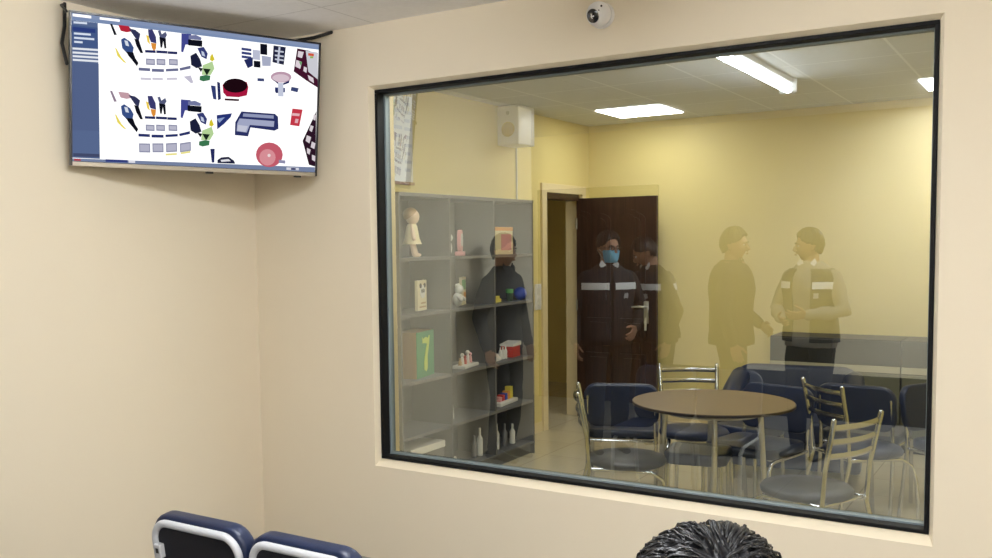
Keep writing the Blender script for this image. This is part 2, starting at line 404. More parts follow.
def panel(x, y, z, label, em, s=.595):
    t = thing('ceiling_light', label, 'lamp', (x, y, z), 0)
    frame_mb(-s/2, s/2, -s/2, s/2, .018, -.012, 0).move(Matrix.Rotation(-PI/2, 4, 'X') @ Matrix()).move(Matrix.Translation((0, 0, -.006 if False else 0))).build('frame', M['white'], t)
    MB().box(-s/2+.016, s/2-.016, -s/2+.016, s/2-.016, -.010, -.004).build('diffuser', em, t)
    return t
panel(.785, 3.66, ZP, 'square recessed ceiling light glowing white above the wooden door', M['panel_low'], .58)
panel(3.18, 3.66, ZP, 'square ceiling light cut off by the right edge of the window', M['panel_low'])
panel(1.5, .75, ZP, 'added square ceiling light, unseen above the window, to light the round table', M['panel'])  # added out of view to light the table
panel(3.3, 1.1, ZP, 'added square ceiling light, unseen above the window, to light the chairs on the right', M['panel'])  # second added panel, unseen, for light on the chairs
panel(3.25, -4.45, ZO, 'added square ceiling light, unseen behind the camera, to light the window and left walls', M['panel_obs_added'])  # added behind the camera to brighten window wall and left wall
panel(4.75, -3.0, ZO, 'added square ceiling light, unseen far right of the camera, to fill the room', M['panel_obs_added'])  # added fill, out of view and outside the pane's reflection
panel(-.9, 3.7, ZP, 'added ceiling light, unseen, to brighten the corridor beyond the doorway', M['panel_hall_added'])  # unseen lamp added so the corridor wall is lit

# ------------------------------------------------------------------ television
TA, TB = Vector((.088, -1.198, 0)), Vector((.556, -.100, 0))
tc_ = (TA+TB)/2; trz = math.atan2(TB.y-TA.y, TB.x-TA.x); TW, THt = (TB-TA).length, .655
tv = thing('television', 'wide flat television mounted high across the corner showing security camera views', 'television', (tc_.x, tc_.y, 2.331), trz)
tv.rotation_euler = (R(5.8), R(.7), trz)
hw, hh = TW/2, THt/2
MB().box(-hw, hw, 0, .028, -hh, hh, .004).box(-hw*.62, hw*.62, .028, .065, -hh*.75, hh*.45, .012).build('body', M['bezel'], tv)
MB().box(-hw, hw, -.006, .004, -hh-.010, -hh+.010, .002).box(-hw+.03, -hw+.055, -.008, -.004, -hh-.004, -hh+.002).build('bottom_strip', M['silver'], tv)
for q0 in (.03, .80): MB().box(hw*q0, hw*(q0+.06), -.006, .01, -hh-.018, -hh-.008, .002).build('sensor', M['black'], tv)
MB().box(-hw-.003, -hw+.005, -.008, .02, -hh-.008, hh+.003).box(hw-.005, hw+.003, -.008, .02, -hh-.008, hh+.003).box(-hw, hw, -.008, .02, hh-.005, hh+.003).build('bezel', M['bezel'], tv)
SX0, SX1, SZ0, SZ1 = -hw+.006, hw-.006, -hh+.012, hh-.006
def homog(src, dst):
    A = []
    for (x, y), (u, v) in zip(src, dst):
        A.append([x, y, 1, 0, 0, 0, -u*x, -u*y, u]); A.append([0, 0, 0, x, y, 1, -v*x, -v*y, v])
    A = np.array(A); s = np.linalg.solve(A[:, :8], A[:, 8]); return np.append(s, 1).reshape(3, 3)
H = homog([(107, 44), (867, 127), (852, 530), (95, 492)], [(SX0, SZ1), (SX1, SZ1), (SX1, SZ0), (SX0, SZ0)])
def scr(p):
    q = H @ np.array([p[0], p[1], 1]); return (min(max(q[0]/q[2], SX0), SX1), min(max(q[1]/q[2], SZ0), SZ1))
S = MB(); smats = []; sidx = {}; layer = [0]
def pic(col, pts):
    """one flat shape of the picture on the screen"""
    if col not in sidx:
        sidx[col] = len(smats); smats.append(emit('screen_%d_%d_%d' % col, srgb(*col), SCR if min(col) > 250 else .86))
    layer[0] += 1; y = -.0012-.00002*layer[0]
    q = [scr(p) for p in pts]
    vs = [S.bm.verts.new((x, y, z)) for x, z in q]; fc = S.bm.faces.new(vs); fc.material_index = sidx[col]
SCR = 1.15
def rect(x0, y0, x1, y1, sk=.0): return [(x0, y0), (x1, y0+sk*(x1-x0)), (x1, y1+sk*(x1-x0)), (x0, y1)]
def ell(cx, cy, rx, ry, n=20): return [(cx+rx*math.cos(2*PI*k/n), cy+ry*math.sin(2*PI*k/n)) for k in range(n)]
WH, BL, SB, NV, BK, GY = (255, 255, 255), (130, 150, 188), (72, 94, 142), (38, 46, 98), (16, 18, 30), (150, 152, 178)
pic(WH, [(100, 40), (880, 125), (860, 540), (90, 500)])
pic((140, 156, 190), [(107, 44), (867, 127), (867, 140), (107, 58)]); pic(BL, [(107, 56), (867, 136), (867, 143), (107, 66)])
pic(WH, rect(110, 47, 165, 55, .1)); pic(WH, rect(190, 56, 250, 63, .1))
pic((92, 110, 150), [(104, 66), (184, 74), (178, 486), (95, 482)])
pic(SB, [(104, 80), (184, 88), (182, 150), (103, 146)]); pic((48, 66, 130), rect(108, 86, 176, 98, .09))
for y, l in ((70, 40), (103, 50), (116, 60), (128, 25)): pic((225, 235, 252), rect(112, y, 112+l, y+6, .06))
for y in (148, 160, 171, 182): pic((240, 244, 252), rect(106, y, 183, y+6, .05))
pic((88, 104, 144), [(103, 192), (183, 196), (179, 400), (97, 398)]); pic((70, 78, 110), rect(98, 468, 178, 478, .04)); pic((122, 136, 168), [(95, 484), (852, 514), (852, 530), (95, 496)])
pic((52, 66, 130), rect(195, 487, 262, 495, .04)); pic((235, 235, 245), rect(265, 490, 285, 498, .04)); pic((190, 60, 60), rect(100, 486, 120, 491, .04))
pic((225, 225, 235), rect(760, 514, 800, 522, .04)); pic(NV, rect(775, 516, 790, 522, .04))
def group(dx, dy):
    def g(c, p): pic(c, [(x+dx, y+dy) for x, y in p])
    fade = dy > 0
    g((205, 165, 175) if fade else (190, 40, 60), [(245, 78), (275, 81), (290, 96), (270, 100), (252, 96)])
    g((150, 130, 150) if fade else BK, [(220, 75), (227, 76), (240, 108), (232, 109)])
    g((245, 226, 96), [(233, 146), (238, 150), (252, 176), (268, 194), (258, 190), (240, 172)])
    g((60, 84, 140), [(252, 122), (262, 116), (280, 128), (290, 146), (286, 164), (268, 162), (255, 148)])
    g((225, 232, 245), [(262, 124), (272, 126), (276, 142), (266, 140)])
    g(BK, [(266, 158), (288, 160), (294, 178), (303, 192), (298, 202), (284, 184), (274, 172)])
    g((52, 56, 92), [(276, 88), (296, 92), (311, 104), (306, 124), (296, 118), (284, 100)])
    g(BK, [(292, 118), (306, 122), (312, 142), (318, 162), (310, 162), (298, 140)])
    g((248, 214, 80), [(328, 106), (336, 110), (340, 136), (332, 128)])
    g((62, 62, 116), [(334, 90), (348, 90), (358, 112), (359, 132), (342, 128), (336, 112)])
    g((232, 150, 60), [(342, 130), (359, 132), (357, 148), (351, 156), (345, 146)])
    g((90, 96, 130), [(364, 94), (372, 92), (376, 104), (388, 96), (392, 106), (386, 116), (370, 114)])
    g(BK, [(368, 112), (388, 116), (389, 146), (383, 147), (380, 124), (376, 145), (371, 144)])
    g(NV, rect(324, 152, 356, 160, .04)); g(NV, rect(358, 153, 392, 161, .04)); g(NV, rect(393, 155, 422, 163, .04))
    for x in (326, 358, 396): g(GY, rect(x, 178, x+27, 197, .05)); g((196, 196, 214), rect(x+3, 182, x+24, 193, .05))
    cc = (42, 52, 110) if fade else (110, 114, 150)
    g(cc, rect(303, 206, 338, 215, .05)); g(cc, rect(343, 209, 380, 218, .02)); g(cc, rect(386, 209, 424, 217, -.06)); g(cc, [(428, 206), (462, 198), (462, 207), (430, 214)])
    if fade:
        for x, sk in ((304, .02), (345, 0), (387, -.06), (430, -.15)): g(GY, rect(x, 236, x+34, 264, sk)); g((190, 190, 210), rect(x+3, 240, x+31, 260, sk))
        g((246, 236, 150), rect(385, 268, 420, 274, -.05)); g((246, 236, 150), rect(432, 264, 462, 270, -.15))
    else:
        for x, sk in ((308, .04), (344, .02), (388, -.03)): g((218, 214, 228), rect(x, 236, x+32, 243, sk))
        g((206, 202, 220), [(440, 232), (462, 228), (470, 250), (462, 252)])
    g((70, 76, 150), [(436, 100), (466, 102), (462, 134), (448, 134), (440, 158), (434, 156)])
    g(BK, [(456, 118), (500, 121), (499, 140), (456, 136)]); g((120, 126, 168), [(458, 106), (480, 104), (498, 112), (496, 120), (458, 117)])
    g((30, 34, 62), [(462, 168), (480, 158), (492, 178), (498, 200), (480, 206), (464, 196)])
    g((56, 64, 122), [(484, 144), (504, 140), (516, 160), (512, 178), (496, 170)]); g((205, 215, 238), [(496, 152), (504, 156), (508, 170), (498, 166)])
    g((190, 222, 160), [(500, 196), (530, 184), (536, 206), (524, 226), (496, 226)])
    g(BK, [(484, 202), (500, 206), (494, 218)]); g((24, 40, 30), [(500, 206), (524, 208), (512, 228)])
    g((62, 124, 84), [(490, 230), (508, 226), (523, 228), (521, 242), (500, 246), (489, 242)]); g((224, 206, 50), [(524, 168), (530, 160), (537, 178), (530, 184), (522, 180)])
group(0, 0); group(-6, 202)
for y in (140, 152, 164): pic((60, 70, 128), rect(621, y, 652, y+8, .12))
pic(NV, [(628, 178), (656, 170), (656, 196), (640, 204)]); pic(BK, rect(680, 127, 702, 160, .1)); pic((196, 200, 222), rect(656, 146, 679, 176, .1)); pic(BK, rect(659, 180, 680, 200, .08))
pic((176, 182, 206), [(684, 164), (714, 168), (712, 196), (686, 196)]); pic((34, 38, 66), [(722, 132), (761, 137), (754, 192), (718, 184)])
for y in (146, 160, 172): pic((205, 210, 226), rect(726, y, 754, y+5, .12))
pic((206, 212, 230), [(738, 136), (744, 137), (738, 190), (732, 188)])
pic((176, 24, 66), [(560, 256), (572, 244), (636, 246), (641, 262), (636, 288), (610, 294), (572, 292), (562, 280)]); pic((30, 10, 18), ell(600, 258, 38, 22)); pic((60, 14, 30), [(566, 298), (612, 300), (610, 306), (566, 304)])
pic((196, 160, 180), ell(745, 230, 33, 17)); pic((226, 204, 216), ell(744, 233, 27, 12)); pic(NV, [(716, 236), (744, 252), (772, 240), (770, 248), (742, 258)])
pic((50, 64, 122), rect(725, 262, 757, 276, .05)); pic((206, 212, 232), rect(735, 248, 752, 290, .02)); pic(NV, rect(727, 266, 735, 280)); pic((60, 72, 120), rect(670, 234, 691, 243, .05)); pic((60, 72, 120), [(778, 260), (801, 264), (797, 277), (775, 272)])
pic((44, 52, 104), [(618, 338), (724, 345), (734, 354), (735, 392), (722, 398), (646, 388), (638, 416), (596, 412), (598, 372)])
pic((152, 160, 194), [(624, 344), (720, 350), (720, 360), (622, 354)]); pic((170, 176, 206), [(612, 360), (722, 368), (720, 386), (644, 380), (634, 404), (602, 400), (604, 376)]); pic((205, 208, 226), [(606, 380), (638, 384), (630, 402), (604, 398)])
pic((206, 60, 76), [(780, 328), (813, 331), (802, 384), (772, 380)]); pic((240, 190, 196), [(780, 342), (804, 344), (802, 352), (778, 350)]); pic((238, 180, 190), [(790, 360), (800, 361), (797, 374), (787, 373)])
pic((204, 96, 112), ell(705, 474, 43, 39)); pic((226, 150, 158), ell(699, 482, 26, 26)); pic((248, 226, 226), ell(704, 476, 5, 5)); pic((150, 150, 180), rect(735, 490, 756, 500, .1))
pic((70, 22, 46), [(797, 140), (838, 147), (862, 176), (862, 262), (826, 240), (785, 212)]); pic((214, 214, 222), [(824, 146), (863, 152), (862, 236), (832, 212)])
for q in ([(800, 148), (818, 151), (812, 170), (798, 166)], [(794, 176), (812, 182), (806, 204), (790, 196)], [(830, 222), (848, 232), (850, 248), (834, 238)], [(818, 196), (828, 200), (826, 216), (816, 210)]): pic((232, 220, 228), q)
pic((110, 170, 110), [(802, 180), (812, 182), (808, 194)]); pic((222, 90, 60), rect(832, 154, 850, 162, .1)); pic((150, 190, 90), rect(838, 164, 848, 170))
pic((46, 24, 40), [(857, 336), (855, 512), (832, 506), (812, 430), (836, 380)])
for q in ([(838, 380), (848, 384), (842, 402), (834, 396)], [(826, 412), (840, 418), (834, 438), (822, 430)], [(842, 432), (854, 438), (850, 456), (838, 450)], [(826, 452), (838, 458), (834, 474), (826, 468)], [(842, 474), (853, 478), (852, 496), (842, 490)], [(848, 346), (856, 348), (854, 366), (846, 362)]): pic((226, 216, 222), q)
pic((52, 64, 120), [(523, 258), (538, 260), (540, 302), (530, 300)]); pic(NV, [(543, 246), (552, 250), (554, 300), (545, 304)])
pic((40, 54, 122), [(540, 350), (588, 344), (584, 356), (562, 378), (541, 394)]); pic((150, 170, 215), [(540, 362), (566, 356), (548, 374)])
pic(NV, [(518, 455), (532, 455), (530, 498), (522, 498)]); pic((36, 38, 66), [(540, 490), (552, 482), (575, 480), (592, 492), (596, 502), (540, 500)]); pic((235, 235, 242), [(550, 490), (575, 487), (582, 494), (552, 496)])
S.build('screen', smats, tv)
# straps that tie the top corners back to the walls
o = MB().etube([(.02, -1.165, 2.715), (.05, -1.20, 2.70), (.135, -1.235, 2.655)], .006, n=8).etube([(.022, -1.163, 2.717), (.018, -1.165, 2.62), (.03, -1.19, 2.54), (.10, -1.22, 2.44)], .008, n=8).build('cable', M['black'], None, True)
tag(o, 'black looped cable hanging from the wall beside the upper left television corner', 'cable')
o = MB().etube([(.585, -.014, 2.722), (.50, -.05, 2.70), (.42, -.10, 2.685), (.40, -.16, 2.66)], .009, n=8).build('cable', M['black'], None, True)
tag(o, 'short straight black cable running from the television top to the wall on its right', 'cable')

# dome camera above the window
t = thing('security_camera', 'white round security camera with a black lens above the window', 'camera', (2.083, 0, 2.597))
MB().lathe([(.030, 0), (.052, 0), (.055, .008), (.050, .020), (.030, .024)], mtx=Matrix.Rotation(PI/2, 4, 'X')).build('base', M['white'], t, True)
MB().ball((0, -.050, 0), .052, 28, 18).build('housing', M['white'], t, True, angle=180)
ld = (Vector((cx-2.4, cy, cz-.4))-Vector((2.083, -.05, 2.597))).normalized()
q = ld.to_track_quat('Z', 'Y').to_matrix().to_4x4()
MB().lathe([(.004, .0515), (.020, .0498), (.029, .0445), (.030, .0400), (.004, .038)], (0, -.050, 0), mtx=q).build('lens', M['lens'], t, True)
MB().ball((.030, -.088, .022), .0045, 8, 6).ball((.022, -.096, .004), .003, 8, 6).build('indicator', M['black'], t, True)

# ------------------------------------------------------------------ waiting chairs in the observation room
def waiting_chair(label, loc, rotz=0):
    """faces local +Y; back rim at -Y"""
    t = thing('waiting_chair', label, 'chair', loc, rotz, None)
    tilt = Matrix.Translation((0, -.20, .437)) @ Matrix.Rotation(R(8), 4, 'X')
    def slab(w, h, r, y0, y1, zc, bev):
        m = MB(); m.prism(rrect(w, h, r), y0, y1, 'y')
        m.move(Matrix.Translation((0, 0, zc)))
        if bev:
            bmesh.ops.recalc_face_normals(m.bm, faces=m.bm.faces)
            es = [e for e in m.bm.edges if len(e.link_faces) == 2 and e.calc_face_angle(0) > 1.2]
            bmesh.ops.bevel(m.bm, geom=es, offset=bev, segments=4, profile=.6, affect='EDGES')
        return m.move(tilt)
    slab(.405, .36, .075, -.005, .048, .202, .018).build('back_cushion', M['navy'], t, True, angle=50)
    pts = rrect(.362, .325, .06, 8); pts = [(x, -.012, z+.196) for x, z in pts]+[(pts_x, -.012, z+.196) for pts_x, z in rrect(.362, .325, .06, 8)[:2]]
    MB().etube(pts, .012, n=12, round_end=False).move(tilt).build('back_rim', M['grey_rim'], t, True)
    slab(.350, .312, .055, -.012, -.004, .196, 0).build('back_panel', M['black_mesh'], t)
    tg = MB().box(-.175, -.147, -.030, -.010, .245, .290, .003).move(tilt).build('seat_tag', M['grey_rim'], t)
    MB().box(-.167, -.155, -.0315, -.029, .262, .278, .001).move(tilt).build('tag_mark', M['black'], tg)
    m = MB(); m.prism(rrect(.405, .44, .07), .425, .475, 'z')
    bmesh.ops.recalc_face_normals(m.bm, faces=m.bm.faces)
    bmesh.ops.bevel(m.bm, geom=[e for e in m.bm.edges if e.calc_face_angle(0) > 1.2], offset=.018, segments=4, profile=.6, affect='EDGES')
    m.move(Matrix.Translation((0, .04, 0))).build('seat', M['navy'], t, True, angle=50)
    for sx in (-1, 1):
        MB().etube([(sx*.19, .22, 0), (sx*.19, .20, .38), (sx*.19, .14, .415), (sx*.19, -.10, .415), (sx*.188, -.19, .45), (sx*.188, -.225, .60)], .0125).build('side_frame', M['grey_rim'], t, True)
        MB().etube([(sx*.19, -.22, 0), (sx*.19, -.15, .41)], .0125).build('leg', M['grey_rim'], t, True)
    return t
WY = -1.655
wc = waiting_chair('navy and grey waiting chair seen from behind, nearest the corner below the television', (1.600, WY, 0))
dup(wc, (2.018, WY, 0), 0, 'second navy waiting chair from the corner, just right of the first, mostly below the frame')
dup(wc, (3.445, -2.74, 0), 0, 'navy waiting chair under the seated dark haired person')

# ------------------------------------------------------------------ round table and chairs in the play room
TX, TY = 2.165, 1.265
t = thing('round_table', 'round brown table with thin silver legs among the chairs behind the glass', 'table', (TX, TY, 0), R(-25))
MB().lathe([(.005, .737), (.40, .737), (.425, .741), (.430, .747), (.428, .7515), (.005, .752)], n=64).build('tabletop', [M['table_top']], t, True, angle=30)
MB().lathe([(.429, .735), (.4335, .737), (.4335, .750), (.429, .7505)], n=64).build('edge_band', M['table_edge'], t, True, angle=30)
for k in range(4):
    an = PI/4+k*PI/2; c, s = math.cos(an), math.sin(an)
    MB().etube([(.25*c, .25*s, .735), (.27*c, .27*s, .40), (.30*c, .30*s, 0)], .015).build('leg', M['dull_metal'], t, True)
rg = [(.26*math.cos(PI/4+2*PI*k/24), .26*math.sin(PI/4+2*PI*k/24), .70) for k in range(26)]
MB().etube(rg, .010, n=8, round_end=False).build('brace', M['dull_metal'], t, True)

def pad(m, w, h, r, lo, hi, bev, axis):
    m.prism(rrect(w, h, r), lo, hi, axis)
    bmesh.ops.recalc_face_normals(m.bm, faces=m.bm.faces)
    bmesh.ops.bevel(m.bm, geom=[e for e in m.bm.edges if e.calc_face_angle(0) > 1.2], offset=bev, segments=4, profile=.6, affect='EDGES')
    return m
def padded_chair(label, loc, rotz):
    """faces local +Y"""
    t = thing('padded_chair', label, 'chair', loc, rotz, None)
    pad(MB(), .44, .42, .07, .425, .480, .02, 'z').move(Matrix.Translation((0, .02, 0))).build('seat', M['navy'], t, True, angle=50)
    tl = Matrix.Translation((0, -.20, .50)) @ Matrix.Rotation(R(9), 4, 'X')
    pad(MB(), .45, .27, .08, -.022, .022, .016, 'y').move(tl @ Matrix.Translation((0, 0, .145))).build('backrest', M['navy'], t, True, angle=50)
    for sx in (-1, 1):
        MB().etube([(sx*.205, -.25, 0), (sx*.205, -.20, .42), (sx*.20, -.21, .50), (sx*.20, -.245, .70)], .011).build('rear_leg', M['chrome'], t, True)
        MB().etube([(sx*.205, .235, 0), (sx*.205, .225, .37), (sx*.205, .205, .405), (sx*.205, .17, .415), (sx*.205, -.19, .415)], .011).build('front_leg', M['chrome'], t, True)
    for y in (-.19, .14): MB().etube([(-.205, y, .415), (.205, y, .415)], .009).build('stretcher', M['chrome'], t, True)
    return t
def ladder_chair(label, loc, rotz, seatm):
    """chrome bistro chair with slatted back, faces local +Y"""
    t = thing('ladder_back_chair', label, 'chair', loc, rotz, None)
    m = MB().lathe([(.005, .430), (.19, .430), (.208, .440), (.212, .455), (.200, .472), (.12, .480), (.005, .482)], n=40)
    m.build('seat', seatm, t, True, angle=60)
    for sx in (-1, 1):
        MB().etube([(sx*.185, -.30, 0), (sx*.17, -.20, .42), (sx*.172, -.215, .60), (sx*.180, -.262, .835)], .012).build('back_post', M['chrome'], t, True)
        MB().etube([(sx*.20, .22, 0), (sx*.19, .20, .30), (sx*.18, .175, .385), (sx*.165, .12, .42), (sx*.15, -.05, .425), (sx*.165, -.20, .43)], .011).build('front_leg', M['chrome'], t, True)
    for z, y in ((.802, -.255), (.735, -.242), (.668, -.229)):
        pts = [(-.178+.356*k/8, y-.030*math.sin(PI*k/8), z) for k in range(9)]
        MB().etube(pts, .004, .014, n=10).build('back_slat', M['chrome'], t, True)
    MB().etube([(-.165, -.19, .43), (.165, -.19, .43)], .009).build('stretcher', M['chrome'], t, True)
    return t
def face(dx, dy): return math.atan2(dy, dx)-PI/2
def seat_at(x, y, rz, back=.22):   # place so that the backrest stands at (x, y)
    d = Vector((-math.sin(rz), math.cos(rz))); return (x+d.x*back, y+d.y*back, 0)
rz = face(.9, .42); lc = ladder_chair('chrome ladder back chair with grey round seat at the left, side on beside the table', seat_at(1.575, .84, rz, .245), rz, M['seat_grey'])
rz = face(.45, -.89); l3 = ladder_chair('chrome ladder back chair behind the table in front of the wooden door', seat_at(1.76, 2.05, rz, .245), rz, M['navy'])
rz = face(.70, .71); dup(l3, seat_at(2.67, 1.65, rz, .245), rz, 'chrome ladder back chair right of the table, between the armchair and the padded chairs')
rz = face(-.92, .39); dup(lc, seat_at(2.995, .69, rz, .245), rz, 'chrome ladder back chair at the lower right with its round seat cut by the frame')
rz = face(-.35, .94); p2 = padded_chair('navy padded chair turned away from the glass, left of the table', seat_at(1.53, 1.50, rz), rz)
rz = face(-.25, -.97); dup(p2, seat_at(2.36, 1.85, rz), rz, 'navy padded chair pushed in behind the right half of the round table')
t = thing('padded_stool', 'navy padded stool without a back under the left half of the round table', 'stool', (2.085, 1.27, 0), R(10))
pad(MB(), .34, .34, .07, .415, .480, .02, 'z').build('seat', M['navy'], t, True, angle=50)
for sx in (-1, 1):
    for sy in (-1, 1): MB().etube([(sx*.15, sy*.15, 0), (sx*.14, sy*.14, .415)], .011).build('leg', M['chrome'], t, True)
dup(t, (2.13, 2.12, 0), R(-20), 'navy padded stool behind the table, in front of the armchair')
rz = face(.1, .99); dup(p2, seat_at(2.76, 2.08, rz), rz, 'navy padded chair with its back to the glass, right of the armchair')
rz = face(.85, -.5); dup(p2, seat_at(3.12, 2.32, rz), rz, 'navy padded chair at the far right, half cut by the window frame')

# armchair at the rear
t = thing('armchair', 'dark navy armchair with rounded back and sloping arms before the dark cabinets', 'armchair', (2.20, 2.93, 0), R(188))
pad(MB(), .88, .46, .14, -.06, .06, .04, 'y').move(Matrix.Translation((0, -.28, .495)) @ Matrix.Rotation(R(8), 4, 'X')).build('backrest', M['navy'], t, True, angle=50)
pad(MB(), .62, .60, .08, .28, .43, .035, 'z').move(Matrix.Translation((0, .06, 0))).build('seat', M['navy'], t, True, angle=50)
MB().box(-.40, .40, -.30, .34, .10, .28, .02).build('base', M['navy'], t)
for sx in (-1, 1):
    MB().etube([(sx*.385, -.26, .63), (sx*.40, -.05, .57), (sx*.40, .20, .52), (sx*.40, .36, .44)], [.07, .07, .068, .06]).box(sx*.40-.055, sx*.40+.055, -.28, .36, .10, .48, .03).build('armrest', M['navy'], t, True, angle=60)
    for y in (-.26, .30): MB().bar((sx*.36, y, 0), (sx*.36, y, .11), .018).build('leg', M['black'], t, True)

# dark low cabinets along the back wall
def cabinet(x, label):
    t = thing('low_cabinet', label, 'cabinet', (x, YB-.02, 0))
    W = .97
    MB().box(-W/2+.002, W/2-.002, -.38, 0, .0, .855, .004).build('body', M['cabinet'], t)
    MB().box(-W/2+.004, W/2-.004, -.394, -.38, .605, .655, .003).build('band', M['cab_band'], t)
    for sx in (-1, 1):
        d = MB().box(min(sx*.004, sx*(W/2-.006)), max(sx*.004, sx*(W/2-.006)), -.396, -.38, .06, .598, .003).build('door', M['cab_door'], t)
        MB().bar((sx*.05, -.402, .40), (sx*.05, -.402, .50), .005).build('handle', M['cabinet'], d, True)
        MB().box(min(sx*.004, sx*(W/2-.006)), max(sx*.004, sx*(W/2-.006)), -.396, -.38, .662, .845, .003).build('drawer', M['cabinet'], t)
    return t
c0 = cabinet(2.262, 'black low cabinet with a pale band behind the armchair')
dup(c0, (3.235, YB-.02, 0), 0, 'black low cabinet with a pale band at the right edge of the window')

# ------------------------------------------------------------------ bookcase and what stands on it
SY0, SY1, SD, SH = .87, 2.61, .34, 1.95
t = thing('bookcase', 'tall charcoal open bookcase with toys against the left wall behind the glass', 'bookcase', (0.004, SY0, 0))
L = SY1-SY0; bays = [0, L/3, 2*L/3, L]
for y in (.009, L-.009): MB().box(0, SD, y-.009, y+.009, 0, SH, .001).build('side_panel', M['shelf'], t)
for y in bays[1:3]: MB().box(0, SD-.004, y-.009, y+.009, .08, SH-.018).build('divider', M['shelf'], t)
MB().box(0, .006, .018, L-.018, .02, SH-.018).build('back_panel', M['shelf'], t)
MB().box(0, SD+.004, 0, L, SH-.018, SH+.004, .001).build('top_board', M['shelf'], t)
MB().box(.02, SD-.03, .018, L-.018, 0, .08).build('plinth', M['shelf'], t)
SHZ = [.098, .42, .765, 1.195, 1.548]
for z in SHZ: MB().box(.006, SD-.002, .018, L-.018, z-.018, z).build('shelf_board', M['shelf'], t)
def on(x, y, k): return (x, y, SHZ[k]+.0005)
# row 1 (top): doll, bunny, card figure, picture box
t = thing('doll', 'pale cloth doll sitting on the top shelf at the left end', 'toy', on(.20, 1.21, 4), R(-60))
b = MB().loft([(0, 0, .10, .045, .035), (0, 0, .16, .055, .042), (0, 0, .21, .035, .030)]).etube([(-.03, 0, .10), (-.04, .02, .02)], .018).etube([(.03, 0, .10), (.04, .02, .02)], .018).etube([(-.03, 0, .20), (-.075, .02, .12)], .014).etube([(.03, 0, .20), (.075, .02, .12)], .014).ball((-.042, .03, .014), (.016, .026, .014)).ball((.042, .03, .014), (.016, .026, .014))
b.build('body', M['doll_skin'], t, True)
MB().loft([(0, 0, .085, .085, .065), (0, 0, .12, .068, .05), (0, 0, .20, .045, .036), (0, 0, .215, .03, .028)]).build('dress', M['toy_cream'], t, True)
hd = MB().ball((0, .005, .262), (.048, .046, .052)).build('head', M['doll_skin'], t, True)
MB().ball((0, -.008, .278), (.052, .05, .045)).build('hair', M['wood'], hd, True)
t = thing('toy_rabbit', 'small white toy rabbit on the top shelf between the doll and the pink toy', 'toy', on(.22, 1.60, 4), R(-70))
MB().ball((0, 0, .055), (.035, .032, .055)).ball((0, .01, .125), (.028, .028, .028)).build('body', M['offwhite'], t, True)
for s in (-1, 1): MB().etube([(s*.012, 0, .145), (s*.02, 0, .20)], [.010, .006]).build('ear', M['offwhite'], t, True)
t = thing('toy_mirror', 'pink toy mirror with a pale rounded face on the top shelf', 'toy', on(.22, 1.76, 4), R(-65))
MB().prism(rrect(.13, .15, .05), -.012, .012, 'y').move(Matrix.Translation((0, 0, .105))).build('frame', M['pink'], t)
MB().prism(rrect(.075, .09, .03), .010, .016, 'y').move(Matrix.Translation((0, 0, .11))).build('face', M['offwhite'], t)
MB().box(-.06, .06, -.03, .03, 0, .03, .006).build('base', M['pink'], t)
t = thing('picture_box', 'cream box with a pink picture on the top shelf at the right end', 'box', on(.20, 2.33, 4), R(-90))
MB().box(-.13, .13, -.05, .05, 0, .20, .004).build('carton', M['toy_cream'], t)
MB().box(-.10, .05, .049, .052, .03, .15).build('picture', M['pink'], t)
MB().box(-.131, .131, -.051, .051, .175, .203, .003).build('lid', M['orange'], t)
# row 2: panda card, bear, green book, yellow blocks, green cup, blue ball
t = thing('picture_card', 'cream card with a panda face on the second shelf at the left', 'card', on(.20, 1.30, 3), R(-75))
MB().box(-.085, .085, -.012, .012, 0, .20, .003).build('board', M['toy_cream'], t)
pf = MB().prism(ell(0, .125, .048, .044), .0118, .0150, 'y').build('face', M['paper'], t)
MB().prism(ell(-.038, .165, .016, .016), .0119, .0160, 'y').prism(ell(.038, .165, .016, .016), .0119, .0160, 'y').prism(ell(-.018, .13, .012, .014), .012, .0165, 'y').prism(ell(.018, .13, .012, .014), .012, .0165, 'y').build('mark', M['black'], pf)
MB().box(-.06, .06, .0118, .0135, .02, .03).box(-.06, .03, .0118, .0135, .045, .055).build('text_line', M['wood'], t)
t = thing('toy_bear', 'small grey toy bear on the second shelf beside the green book', 'toy', on(.22, 1.72, 3), R(-70))
MB().ball((0, 0, .05), (.042, .036, .05)).ball((0, .01, .12), (.034, .032, .032)).ball((-.026, .0, .148), .013).ball((.026, 0, .148), .013).etube([(-.03, .01, .07), (-.05, .035, .05)], .014).etube([(.03, .01, .07), (.05, .035, .05)], .014).build('body', M['offwhite'], t, True)
t = thing('picture_book', 'upright picture book with a green and cream cover on the second shelf', 'book', on(.16, 1.88, 3), R(-70))
MB().box(-.075, .075, -.009, .009, 0, .20, .002).build('cover', M['toy_cream'], t)
MB().box(-.06, .06, .0085, .0105, .11, .18).build('picture', M['toy_green'], t); MB().box(-.06, .0, .0085, .0105, .03, .09).build('patch', M['orange'], t)
o = MB().box(-.09, .09, -.03, .03, 0, .025, .004).box(-.04, .11, -.025, .03, .026, .048, .004).build('toy_block', M['toy_yellow'], None, loc=on(.24, 2.19, 3), rotz=R(-75)); tag(o, 'flat yellow toy block lying on the second shelf', 'toy')
t = thing('toy_cup', 'dark green toy cup on the second shelf near the blue ball', 'cup', on(.25, 2.40, 3))
MB().lathe([(.005, 0), (.022, 0), (.028, .09), (.024, .09), (.019, .006), (.005, .006)], n=24).build('cup', M['dkgreen'], t, True); MB().lathe([(.0285, .06), (.0292, .06), (.0292, .09), (.028, .0905)], n=24).build('rim', M['toy_green'], t, True)
o = MB().ball((0, 0, .05), .05, 24, 16).build('toy_ball', M['toy_blue'], None, True, loc=on(.27, 2.53, 3)); tag(o, 'shiny blue ball at the right end of the second shelf', 'ball')
